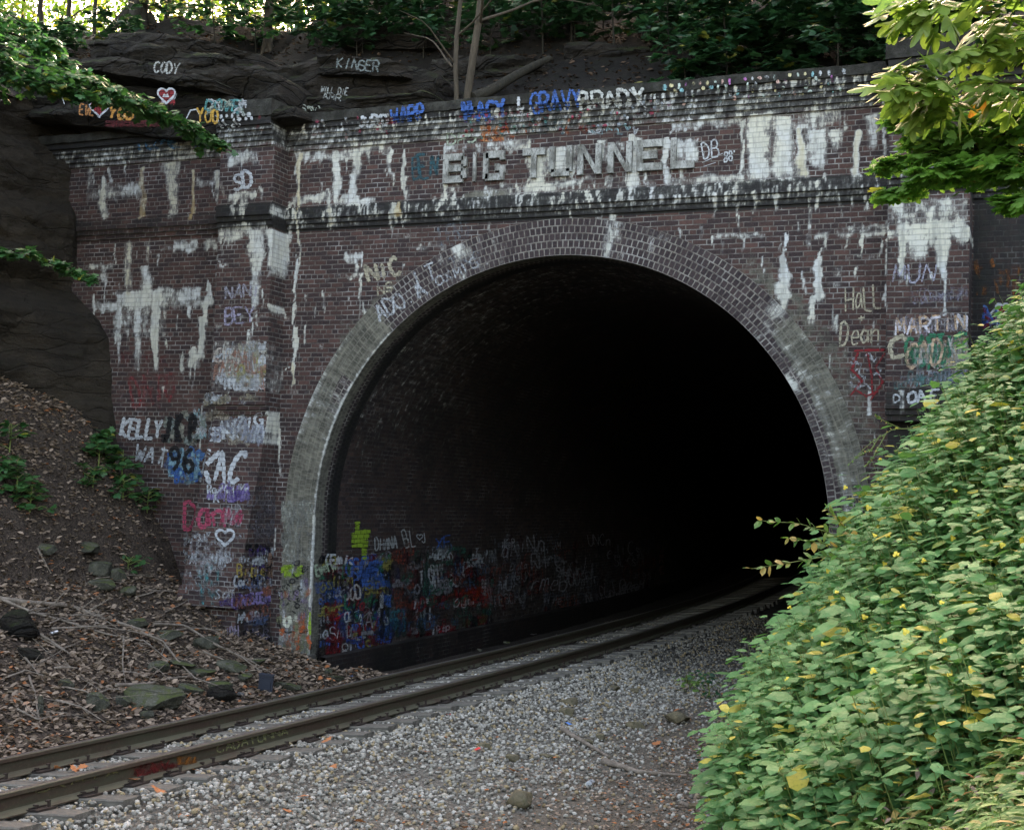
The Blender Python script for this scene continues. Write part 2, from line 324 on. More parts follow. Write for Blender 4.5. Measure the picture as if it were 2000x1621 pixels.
# ------------------------------------------------------------------ shapes of the place
GAUGE = .7525
def track_x(y): return -.62757+.0174253*y-.00216106*y*y
def track_n(y):
    d = .0174253-2*.00216106*y; return 1/math.hypot(1, d), -d/math.hypot(1, d)
AR, AZ, RW = 4.139, 2.10, .575            # arch radius, springing height, ring width
PX0, PX1, PZ = 4.91, 5.975, 3.87          # pilaster edges, foot of the pilaster
ZTOP = 8.62
_pz = [(-9, 0), (6.85, .035), (6.93, .07), (7.01, .105), (7.2, .05), (8.18, .085), (8.26, .12), (8.34, .155), (8.42, .19), (8.5, .225)]
def P_of(z):
    z = np.asarray(z, float); r = np.zeros(z.shape)
    for z0, p in _pz: r = np.where(z >= z0, p, r)
    return r
def Q_of(x, z):
    x, z = np.broadcast_arrays(np.asarray(x, float), np.asarray(z, float)); a = np.abs(x)
    q = np.where(z > PZ, .45, np.where(z > PZ-.08, .41, np.where(z > PZ-.16, .37, .33)))
    b = np.where(z < 3.7, .33+.235*(3.7-z), q)
    led = np.where((z < .9) & (z > .6), .07, 0)+np.where(z <= .6, -.12, 0)
    q = np.where((x < 0) & (z < PZ-.16), b+led, q)
    q = np.where((x > 0) & (z < PZ-.16), .12, q)
    q = np.where((a > PX0) & (a < PX1), q, 0.)
    q = np.where(x > PX1, -.25, q)
    q = np.where((x < -PX1) & (z < 3.3), q+.05*(3.3-z)*0, q)
    return q
def wall_y(x, z): return -(P_of(z)+Q_of(x, z))

# ------------------------------------------------------------------ stain map of the portal: what grew and ran where
def S(lst): return lst
# (kind, u, v0, v1, w0, w1, strength, ochre)  runs: at column u from v0 down to v1, width w0 -> w1 (photo px, turned into metres on the wall)
RUNS = [(202,345,425,8,26,.9,.35),(215,328,362,5,9,.9,.1),(278,330,425,12,20,.5,.8),(336,315,425,32,24,.7,.35),(377,335,428,8,16,.55,1.),(425,333,396,16,10,.8,.4),
 (441,292,385,12,10,.45,.5),(460,388,422,6,9,.8,0),(478,386,430,22,14,.55,.1),(247,470,575,22,18,.6,.5),(285,470,520,16,10,.5,.5),(200,520,550,14,22,.6,.1),(280,520,577,18,30,.95,.1),
 (246,525,562,10,16,.75,.1),(432,457,522,12,6,.9,0),(500,450,600,44,14,.85,0),(528,450,530,20,14,1.,0),(450,450,480,30,20,.6,0),
 (229,572,722,14,7,.9,.1),(246,590,690,10,6,.5,0),(265,590,722,16,18,.85,0),(299,568,722,24,12,1.1,0),(282,590,665,20,8,.5,0),(317,575,640,10,5,.55,0),(180,576,642,6,6,1.,0),
 (366,598,628,6,5,.9,0),(405,545,600,6,22,1.1,0),(398,580,640,12,16,1.1,0),(389,620,700,16,22,1.1,0),(372,675,718,10,44,.9,0),(352,700,742,6,5,.8,0),
 (560,290,400,8,6,.9,1.),(556,400,505,6,6,1.,.5),(550,500,600,7,4,1.1,0),(546,590,704,5,5,1.,.1),(543,700,760,5,6,.9,.6),(541,805,930,5,3,.95,0),
 (595,304,326,8,4,.9,0),(626,300,326,20,5,.9,0),(658,297,400,18,16,1.1,.1),(677,297,340,8,6,.6,0),(697,290,345,14,18,1.,.1),(690,340,395,20,16,1.1,.1),(718,295,312,6,3,.8,0),
 (763,290,340,10,10,1.,0),(768,338,368,14,6,.5,0),(790,290,392,6,10,1.05,0),(645,400,440,16,20,.8,.4),(780,395,422,6,18,.5,1.3),(765,422,460,4,4,.9,0),(785,418,438,6,3,.8,0),
 (595,632,678,3,4,.95,0),(690,492,538,4,12,.7,0),(700,535,618,3,3,.85,0),(712,600,680,3,3,.7,0),(768,400,440,10,4,.8,0),
 (640,372,392,5,3,.9,0),(868,355,398,3,15,.95,.1),(848,388,402,4,7,.8,0),(1008,356,377,2,12,1.1,0),(1048,296,372,24,36,1.,.1),(1030,350,380,4,12,1.,0),(1090,290,345,30,34,1.,0),(1105,345,372,10,6,.7,0),
 (1165,352,371,8,4,.8,0),(1187,340,368,6,5,.9,.1),(1236,262,370,14,28,1.2,.1),(1259,332,365,5,10,1.,0),(1304,270,362,12,16,.95,.2),(1335,328,350,3,10,1.,0),(1175,276,312,20,16,.8,0),(1250,268,300,20,12,.9,.1),
 (995,280,305,16,8,.7,0),(870,288,312,8,5,.9,0),(955,296,330,16,6,.5,.2),(1215,280,300,10,5,.7,0),(1345,275,325,24,20,.85,0),
 (1480,229,352,50,46,1.05,.1),(1528,232,352,40,44,1.15,0),(1563,250,350,10,30,1.15,.5),(1595,256,330,46,30,1.,0),(1632,258,300,30,14,.85,0),(1673,258,352,12,18,1.15,.4),(1704,224,290,40,20,.75,0),(1728,240,340,8,6,.8,.3),(1447,238,352,8,8,1.1,.1),
 (1195,422,474,14,7,.75,0),(1165,425,450,10,4,.4,0),(1534,456,508,3,5,1.1,0),(1531,500,560,10,30,1.25,0),(1528,552,602,30,14,1.15,0),(1521,600,655,8,14,1.05,0),(1519,650,690,10,5,.8,0),
 (1611,456,492,3,3,1.,0),(1603,488,520,5,8,1.1,0),(1597,510,588,14,20,1.25,0),(1583,580,628,10,14,1.15,0),(1589,620,636,4,3,.9,0),(1679,456,493,2,5,1.05,0),(1653,468,490,2,5,.6,0),(1494,500,538,2,6,.8,0),(1721,470,510,4,3,.7,0),
 (1328,440,475,3,3,.8,0),(1368,440,470,3,4,.7,0),(1560,430,452,4,8,.6,0),(1573,455,470,5,3,.6,0),(1733,430,625,5,4,.9,0),
 (1759,430,545,26,7,1.,0),(1790,437,505,50,36,1.05,0),(1830,437,478,60,40,1.,0),(1843,437,540,34,13,1.3,0),(1877,437,480,30,16,.85,0),(1822,398,440,16,20,1.,0),(1760,400,440,30,20,.65,0),(1795,400,420,30,10,.5,0),(1868,400,420,40,12,.55,0),
 (1640,350,352,2,2,.1,0),(1412,470,500,3,8,.5,0),(1560,690,712,2,6,.6,0)]
for _u in (1318,1392,1417,1475,1518,1595,1664,1690): RUNS.append((_u, 383, 404, 2, 8, 1.1, .1))
for _u in (880,905,960,1100,1150,1210,1275,1355): RUNS.append((_u, 376+(1000-_u)*.02, 396, 2, 6, .8, .1))
_r2 = random.Random(3)
for _ in range(150):                                     # fine lime runs out of the joints
    _u, _v = _r2.uniform(170, 1880), _r2.choice([_r2.uniform(300, 420), _r2.uniform(440, 700), _r2.uniform(440, 780)])
    RUNS.append((_u, _v, _v+_r2.uniform(10, 46), 2.2, _r2.uniform(2, 5), _r2.uniform(.5, .95), _r2.choice([0, 0, 0, .2])))
for _k in range(110): RUNS.append((565+_k*10.4+_r2.uniform(-4, 4), 256-_k*.95+_r2.uniform(-3, 4), 256-_k*.95+_r2.uniform(8, 26), 3, 3, _r2.uniform(.4, 1.), 0)); RUNS.append((565+_k*10.4+_r2.uniform(-4, 4), 430-_k*.55+_r2.uniform(-26, 2), 430-_k*.55+_r2.uniform(6, 14), 2.5, 3, _r2.uniform(.3, .9), 0))
BARS = [(170,320,178,372,.6,.3),(170,365,275,386,.7,.2),(383,347,436,357,.9,.2),(172,308,258,319,.6,0),(312,315,350,338,.6,.1),(447,299,507,322,.75,0),(448,381,502,391,.85,0),
 (338,467,382,490,.75,0),(394,468,424,486,.7,0),(430,450,541,463,.8,0),(150,518,216,524,.7,0),(236,566,388,590,.95,0),(181,589,392,601,.75,0),(224,566,320,660,.45,0),
 (415,673,524,765,.4,.1),(570,297,702,308,.85,.1),(700,284,766,297,.85,0),(568,382,648,393,.95,0),(670,384,702,401,1.1,0),(694,393,733,399,1.2,0),(668,491,702,506,.8,0),(650,535,702,538,.8,0),
 (1019,362,1084,381,1.05,.1),(1086,350,1164,358,.95,.1),(975,357,990,366,.7,.1),(870,283,1040,291,.6,0),(1062,292,1124,342,.85,0),(1160,283,1210,300,.7,0),(1258,280,1348,291,.9,.1),(1322,272,1364,316,.7,0),
 (1310,236,1448,247,.95,.1),(1307,349,1446,358,.8,.2),(1458,226,1656,250,.6,0),(1400,457,1490,460,.85,0),(1585,452,1728,456,.85,0),(1640,440,1733,443,.7,0),(1750,437,1893,470,.95,0),(1737,402,1893,437,.5,0),
 (1909,441,2010,446,.95,0),(1650,500,1716,503,.6,0),(860,365,1280,375,.35,0),(560,765,640,771,.5,0),(640,400,720,404,.4,.1)]
for _ in range(60):                                      # lime along single bed joints
    _u, _v = _r2.uniform(180, 1850), _r2.uniform(450, 720); BARS.append((_u, _v, _u+_r2.uniform(18, 80), _v+2.5, _r2.uniform(.45, .8), 0))
PARG = [(907,376,990,408,.9),(1026,383,1074,408,.8),(640,590,700,760,.38),(655,600,730,680,.42)]

xs = []
def cols(a, b, st): return list(np.arange(a, b-1e-6, st))
ST = .03
seg = [-10.2, -PX1, -PX0, PX0, PX1, 9.2]
for i in range(5):
    a, b = seg[i], seg[i+1]; n = int(round((b-a)/ST))
    for k in range(n+1):
        x = a+(b-a)*k/n; e = (1e-5 if k == 0 and i else 0)-(1e-5 if k == n and i < 4 else 0)
        xs.append((x, x+e, x+e, 0))
    if i < 4:                                  # the return face between two depths
        for k in range(1, 24 if i in (0, 1) else 12): xs.append((b, b-1e-5, b+1e-5, k/(24. if i in (0, 1) else 12.)))
zs = []
zb = sorted({-1.2, .6, .9, PZ-.16, PZ-.08, PZ, ZTOP} | {z for z, _ in _pz if z > 0})
for i in range(len(zb)-1):
    a, b = zb[i], zb[i+1]; n = max(1, int(round((b-a)/ST)))
    for k in range(n+1): zs.append((a+(b-a)*k/n, 1e-5*(k == 0)-1e-5*(k == n)))
xs = np.array(xs); zs = np.array(zs)
X = np.repeat(xs[:, 0][:, None], len(zs), 1); Z = np.repeat(zs[:, 0][None], len(xs), 0); ZE = Z+zs[:, 1][None]
q0 = Q_of(xs[:, 1][:, None], ZE); q1 = Q_of(xs[:, 2][:, None], ZE); t = xs[:, 3][:, None]
Y = -(P_of(ZE)+q0*(1-t)+q1*t)
nx, nz_ = X.shape
st = np.zeros((nx, nz_, 4))
wx = X+.06*vnoise(np.stack([X, Z, X*0], -1), 3.3, 5)+.03*vnoise(np.stack([X, Z, X*0], -1), 11., 6); wz = Z+.06*vnoise(np.stack([X, X*0, Z], -1), 2.7, 9)
jag = vnoise(np.stack([X*9, X*0, Z*.6], -1), 1., 3)*.2
def to_wall(u, v):
    p = aty(u, v, -.05); 
    if PX0 < abs(p[0]) < PX1+.2 and p[2] > 3.8: p = aty(u, v, -.45)
    return p
for u, v0, v1, w0, w1, a, oc in RUNS:
    A, B = to_wall(u, v0), to_wall(u, v1); s = 1/(F_PX/np.dot(A-CAM, FWD))
    tt = np.clip((A[2]-wz)/(A[2]-B[2]+1e-6), 0, 1); half = (w0+(w1-w0)*tt)*s*.5
    ins = sstep(1.5, .3, np.abs(wx-(A[0]+(B[0]-A[0])*tt))/np.maximum(half, .022))*sstep(A[2]+.03, A[2]-.01, wz)*sstep(B[2]-.10, B[2]+.07+jag, wz)
    st[..., 0] = np.maximum(st[..., 0], ins*a*(1.12-.42*tt*tt)); st[..., 1] = np.maximum(st[..., 1], ins*oc)
bn = .82+.55*vnoise(np.stack([X, Z, X*0], -1), 2.6, 91)+.12*vnoise(np.stack([X, Z, X*0], -1), 9., 92)
for u0, v0, u1, v1, a, oc in BARS:
    A, B = to_wall(u0, v0), to_wall(u1, v1); wz2 = wz-(X-A[0])*0
    ins = sstep(A[0]-.03, A[0]+.02, wx)*sstep(B[0]+.03, B[0]-.02, wx)*sstep(A[2]+.05, A[2]-.05+jag*.5, wz2)*sstep(B[2]-.06, B[2]+.05+jag*.9, wz2)
    st[..., 0] = np.maximum(st[..., 0], ins*a*bn); st[..., 1] = np.maximum(st[..., 1], ins*oc)
for u0, v0, u1, v1, a in PARG:
    A, B = to_wall(u0, v0), to_wall(u1, v1)
    ins = sstep(A[0]-.15, A[0]+.1, wx)*sstep(B[0]+.15, B[0]-.1, wx)*sstep(A[2]+.15, A[2]-.1, wz)*sstep(B[2]-.15, B[2]+.1, wz)
    st[..., 3] = np.maximum(st[..., 3], ins*a)
rr = np.hypot(X, np.maximum(Z-AZ, 0)); th = np.degrees(np.arctan2(np.maximum(Z-AZ, 0), X)); ro = rr-AR-RW
front_face = (np.abs(X) < PX0)
pr = sstep(.9, .15, ro)*sstep(62, 52, th)*sstep(8, 18, th); pl = sstep(.35, .0, ro)*sstep(118, 126, th)*sstep(152, 143, th)
st[..., 3] = np.maximum(st[..., 3], np.where(front_face & (ro > -.1), np.maximum(pr*.52, pl*.5), 0))
big = vnoise(np.stack([X, Z, X*0], -1), .6, 21)
so = sstep(8.1, 8.35, Z)*1.0+np.where((Z > 6.8) & (Z < 7.22), .8, 0)*(1-.6*(X < -PX1))+sstep(7.4, 7.15, Z)*sstep(6.8, 7.0, Z)*.15
so = so+.12*sstep(-2, 3, X)*sstep(7.0, 6.0, Z)*0
so += np.where((X > PX0) & (Z < 4.15), .5, 0)+np.where(X > PX1, .62, 0)*sstep(6.9, 7.2, Z)+np.where(X > PX1, .5, 0)
so += np.where((X > PX0-.03) & (X < PX0+.03), .2, 0)+.55*sstep(.25, .02, np.abs(X-PX0+.12))*sstep(7.9, 7.2, Z)*sstep(6.9, 7.1, Z)  # extra darkening in and beside the right pilaster corner
so += np.where((X > -PX0-.02) & (X < -PX0+.25) & (Z < 3.9), .14, 0)*sstep(.3, 0, X+PX0)
side = (np.abs(X+PX0) < .004); so += np.where(side & (Z < 3.8), .12, 0)+np.where(side & (Z > 3.8), .22, 0)  # extra darkening on the return face of the left pilaster and buttress
so += sstep(1.2, .1, Z)*.25*(X < 0)
so += .08+.22*vnoise(np.stack([X, Z, X*0], -1), 1.1, 23)+.10*sstep(-1, 5, X)
st[..., 2] = np.clip(so, 0, 1.1)
# the lime runs that start from the joints of the shaded cornice
st[..., 0] = np.maximum(st[..., 0], np.where((Z > 8.16) & (Z < 8.46), .42+.16*big, 0)*(1-.45*sstep(2.5, 5, X)))
st[..., 0] = np.maximum(st[..., 0], np.where((Z > 6.86) & (Z < 7.2) & (X > -PX0), .22+.1*big, 0))
keep = ~((rr < AR+.3) & (Z >= AZ) | ((np.abs(X) < AR+.3) & (Z < AZ)))
fc = grid_faces(nx, nz_); kf = keep.ravel()[fc].all(1) & ~((np.abs(Y.ravel()[fc]).max(1) < -1))
portal = empty("tunnel_portal", (0, 0, -.6))
tag(portal, "soot-dark brick tunnel portal with white lime runs and raised lettering over a wide round arch", "tunnel portal")
BC = np.stack([X+Y, Z+0*X, 0*X], -1)
# wall faces in world, portal at (0,0,-.6)
OFF = np.array([0, 0, .6])
V = np.stack([X, Y, Z], -1).reshape(-1, 3)+OFF
used = np.zeros(len(V), bool); used[fc[kf].ravel()] = True; remap = np.cumsum(used)-1
mesh("brick_wall", V[used], remap[fc[kf]], MAT['brick'], portal, {"bc": BC.reshape(-1, 3)[used], "stain": st.reshape(-1, 4)[used]})
# arch ring: face, reveal; jambs straight below the springing
def arch_pts(rad, ds=.04, zlow=-1.2):
    n1 = int((AZ-zlow)/ds); n2 = int(math.pi*rad/ds)
    L = [(-rad, zlow+(AZ-zlow)*k/n1) for k in range(n1)]+[(-rad*math.cos(math.pi*k/n2), AZ+rad*math.sin(math.pi*k/n2)) for k in range(n2+1)]
    return L+[(rad, AZ-(AZ-zlow)*(k+1)/n1) for k in range(n1)], n1, n2
pts, n1, n2 = arch_pts(AR); pts = np.array(pts); NN = len(pts)
s_len = np.concatenate([[0], np.cumsum(np.hypot(*np.diff(pts, axis=0).T))])
nrm = np.array([((-1, 0) if k < n1 else (1, 0)) if (k < n1 or k > n1+n2) else (-math.cos(math.pi*(k-n1)/n2), math.sin(math.pi*(k-n1)/n2)) for k in range(NN)])
ang = np.degrees(np.arctan2(np.maximum(pts[:, 1]-AZ, 0), pts[:, 0]))
prof = [(RW+.004, .05)]+[(RW*(1-k/23), -.012) for k in range(24)]     # (radial offset, y)
Vr, Br, Sr = [], [], []
rn = vnoise(np.stack([s_len, s_len*0, s_len*0], -1), .8, 4)
for r_, y_ in prof:
    p2 = pts+nrm*r_; Vr.append(np.stack([p2[:, 0], np.full(NN, y_), p2[:, 1]], 1)); Br.append(np.stack([s_len, np.full(NN, r_+.0), s_len*0], 1))
    f = r_/RW; s = np.zeros((NN, 4))
    left = sstep(126, 138, ang)+(pts[:, 0] < 0)*(pts[:, 1] < AZ)
    right = sstep(50, 36, ang)*sstep(.15, .4, f)*(pts[:, 0] > 0)
    lowr = (pts[:, 0] > 0)*sstep(14, 2, ang)*.5
    s[:, 3] = np.clip(left*.95+right*.75*(1-lowr), 0, 1)+.16*rn+.12*vnoise(np.stack([s_len, s_len*0+r_*6, s_len*0], 1), 2.3, 8)
    s[:, 3] -= .55*((ang > 148) & (ang < 157) & (f < .45) & (pts[:, 1] > AZ))
    w = .12+.25*rn+.22*sstep(.30, .42, f)*sstep(.55, .42, f)*(right > .2)+.5*lowr*sstep(.25, .5, f)*sstep(.85, .6, f)
    w = w+left*(.75*sstep(.10, .0, f)+.35*sstep(.8, 1., f)*(ang < 165)*(ang > 140))
    w = w+.55*sstep(10, 4, abs(ang-86))*0+.9*np.exp(-((ang-31)/1.6)**2)*sstep(.2, 0, abs(f-.05))+.7*np.exp(-((ang-44)/1.5)**2)*sstep(.5, .9, f)
    w = w+.75*np.exp(-((ang-112)/1.2)**2)*sstep(.3, 1, f)+.5*np.exp(-((ang-80)/1.3)**2)
    s[:, 0] = w; s[:, 2] = .28*sstep(.3, 0, f)*(ang < 90)+.3*(pts[:, 1] < .2)
    Sr.append(s)
for k in range(14):                                                        # reveal
    y_ = -.012+.75*(k+1)/14
    Vr.append(np.stack([pts[:, 0], np.full(NN, y_), pts[:, 1]], 1)); Br.append(np.stack([s_len, np.full(NN, -y_), s_len*0], 1))
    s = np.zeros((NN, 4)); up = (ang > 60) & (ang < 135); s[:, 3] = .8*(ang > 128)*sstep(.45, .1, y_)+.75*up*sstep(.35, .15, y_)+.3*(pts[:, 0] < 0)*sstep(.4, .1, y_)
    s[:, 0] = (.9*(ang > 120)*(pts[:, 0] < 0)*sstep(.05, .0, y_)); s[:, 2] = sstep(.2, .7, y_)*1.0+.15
    s[:, 1] = .25*up*sstep(.5, .1, y_); Sr.append(s)
k = len(Vr); V = np.concatenate(Vr)+OFF
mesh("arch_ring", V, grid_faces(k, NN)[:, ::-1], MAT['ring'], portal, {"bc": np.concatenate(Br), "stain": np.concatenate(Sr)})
# foot plinth of the left jamb and the stones of the coping
mb = MB()
mb.box((-4.42, -.02, -.42+.6), (.72, .22, .5), bc=(0, 0, 0), stain=(.1, 0, .45, .5)); mb.build("jamb_plinth", MAT['brick'], portal)
def coping_block(x0, x1, y0, y1, z0, z1, seed, n=(.12, .12, .07)):
    """rounded, worn block as displaced box grid"""
    v, f, m = [], [], 0
    def side(o, a, b):
        nonlocal m
        na = max(2, int(np.linalg.norm(a)/.1)+1); nb = max(2, int(np.linalg.norm(b)/.07)+1)
        g = o+np.linspace(0, 1, na)[:, None, None]*a+np.linspace(0, 1, nb)[None, :, None]*b
        v.append(g.reshape(-1, 3)); f.append(grid_faces(na, nb)+m); m += na*nb
    X_, Y_, Z_ = np.array([x1-x0, 0, 0.]), np.array([0, y1-y0, 0.]), np.array([0, 0, z1-z0]); o = np.array([x0, y0, z0])
    side(o, X_, Z_); side(o+Z_, X_, Y_); side(o+Y_, Z_, X_); side(o, Z_, Y_); side(o+X_, Y_, Z_); side(o, Y_, X_)
    v = np.concatenate(v); f = np.concatenate(f); c = o+(X_+Y_+Z_)/2
    d = np.stack([vnoise(v+seed*3.1+q*7.7, 3.2, seed+q) for q in range(3)], -1)*.035+np.stack([vnoise(v+seed, 11., seed+q+5) for q in range(3)], -1)*.012
    return v+d, f
mb = MB()
for i, (x0, x1, dy) in enumerate([(-10.2, -PX1, 0), (-PX1-.03, -PX0+.03, .45), (-PX0, PX0, 0), (PX0-.03, PX1+.03, .45), (PX1, 9.2, -.2)]):
    v, f = coping_block(x0, x1, -.255-dy, .5, ZTOP-.02+(.1 if i in (1, 3) else 0)*.3, ZTOP+.13+(.16 if i in (1, 3) else 0), i); mb.add(v+OFF, f)
mb.build("coping", MAT['coping'], portal, smooth=True)
# cap the top of the wall behind the coping
# raised letters
def letter_parts(ch):
    t_ = .24
    H = lambda y, x0=0, x1=1: [(x0, y-t_/2), (x1, y-t_/2), (x1, y+t_/2), (x0, y+t_/2)]
    Vv = lambda x, y0=0, y1=1: [(x-t_/2, y0), (x+t_/2, y0), (x+t_/2, y1), (x-t_/2, y1)]
    h, l = t_/2, t_/2
    return {'B': [Vv(l), H(h, t_, .85), H(1-h, t_, .85), H(.5, t_, .85), [(.78, .1), (1, .16), (1, .46), (.78, .5)], [(.78, .52), (1, .56), (1, .86), (.78, .9)]],
            'I': [Vv(.5)], 'G': [Vv(l, .06, .94), H(h, .12, .95), H(1-h, .12, .95), Vv(1-l, t_, .5), H(.44, .55, 1-t_), Vv(1-l, .68, 1-t_)],
            'T': [H(1-h), Vv(.5, 0, 1-t_)], 'U': [Vv(l, t_*.6, 1), Vv(1-l, t_*.6, 1), H(h, .1, .9)], 'N': [Vv(l), Vv(1-l), [(t_, 1), (t_, .72), (1-t_, 0), (1-t_, .28)]],
            'E': [Vv(l), H(h, t_, 1), H(1-h, t_, 1), H(.5, t_, .8)], 'L': [Vv(l), H(h, t_, 1)]}[ch]
for ch, u0, u1, v0, v1 in [('B', 867, 911, 307, 356), ('I', 917, 937, 307, 353), ('G', 945, 986, 304, 350), ('T', 1022, 1064, 299, 345), ('U', 1074, 1117, 294, 341),
                           ('N', 1129, 1174, 292, 340), ('N', 1188, 1234, 286, 335), ('E', 1245, 1293, 281, 333), ('L', 1311, 1356, 276, 330)]:
    A, B = aty(u0, v0+2, -.08), aty(u1, v1-2, -.08); z0, z1 = 7.455, 7.925; x0, w = A[0], B[0]-A[0]; h = z1-z0
    mb = MB()
    for poly in letter_parts(ch):
        p = np.array(poly); p = np.stack([x0+p[:, 0]*w, np.zeros(len(p)), z0+p[:, 1]*h], 1)+OFF; n = len(p)
        if np.cross(p[1]-p[0], p[2]-p[0])[1] > 0: p = p[::-1]
        yf = -.05-.058
        front = p+np.array([0, yf, 0]); back = p+np.array([0, -.045, 0]); mb.add(np.vstack([front, back]), [[0, 1, 2, 3]]+[[k_, k_+4, (k_+1) % 4+4, (k_+1) % 4] for k_ in range(4)])
    mb.build("raised_letter", MAT['letter'], portal)

# ------------------------------------------------------------------ tunnel lining, follows the curve of the track
ys = np.concatenate([np.linspace(.70, 8, 60), np.linspace(8.4, 30, 40), np.linspace(32, 120, 45)])
LR = AR+.004
lp, m1, m2 = arch_pts(LR, .12); lp = np.array(lp); ML = len(lp)
ls = np.concatenate([[0], np.cumsum(np.hypot(*np.diff(lp, axis=0).T))])
cx_ = np.where(ys < 1, 0, (track_x(ys)-track_x(1.))) if False else np.maximum(ys-.74, 0)*.0174-.00216*(ys**2-.74**2)
Vl = np.stack([lp[None, :, 0]+cx_[:, None], np.repeat(ys[:, None], ML, 1), np.repeat(lp[None, :, 1], len(ys), 0)], -1)
w = vnoise(Vl*np.array([1, 1, 1]), .9, 31)*.03; Vl[..., 0] -= np.sign(lp[None, :, 0])*w*.6*sstep(.8, 1.5, ys)[:, None]
Bl = np.stack([np.repeat(ys[:, None], ML, 1), np.repeat(ls[None], len(ys), 0), np.zeros((len(ys), ML))], -1)
Sl = np.zeros((len(ys), ML, 4)); zz = Vl[..., 2]
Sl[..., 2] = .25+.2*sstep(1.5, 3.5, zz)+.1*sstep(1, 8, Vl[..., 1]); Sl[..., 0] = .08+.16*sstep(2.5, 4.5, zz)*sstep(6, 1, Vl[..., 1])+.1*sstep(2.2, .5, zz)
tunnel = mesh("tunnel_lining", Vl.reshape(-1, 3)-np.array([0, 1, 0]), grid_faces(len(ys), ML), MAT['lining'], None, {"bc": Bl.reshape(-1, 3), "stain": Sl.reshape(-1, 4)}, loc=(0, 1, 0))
tag(tunnel, "curved sooty brick vault running into the dark, graffiti along its left foot", "tunnel vault")
mb = MB(); xe = float(cx_[-1]); mb.box((xe, 120.6, 3), (12, 1, 9), bc=(0, 0, 0), stain=(0, 0, 1, 0))  # unseen cap added beyond the bend to keep skylight out of the vault
mb.build("added_end_cap", MAT['lining'], tunnel, loc=None).location = (0, -1, 0)
def lin_x(y): return -LR+max(y-.74, 0)*.0174-.00216*(y*y-.5476)
# base ledge of the left tunnel wall
mb = MB(); yy = np.linspace(.3, 60, 90)
prof = [(.0, -.22), (.14, -.24), (.16, -1.2)]
Vv = np.array([[lin_x(y_)+a, y_, z_] for y_ in yy for a, z_ in prof])
mesh("wall_footing", Vv-np.array([0, 1, 0]), grid_faces(90, 3), MAT['lining'], tunnel, {"bc": Vv[:, [1, 2, 0]], "stain": np.tile([.0, 0, .6, 0], (len(Vv), 1))})

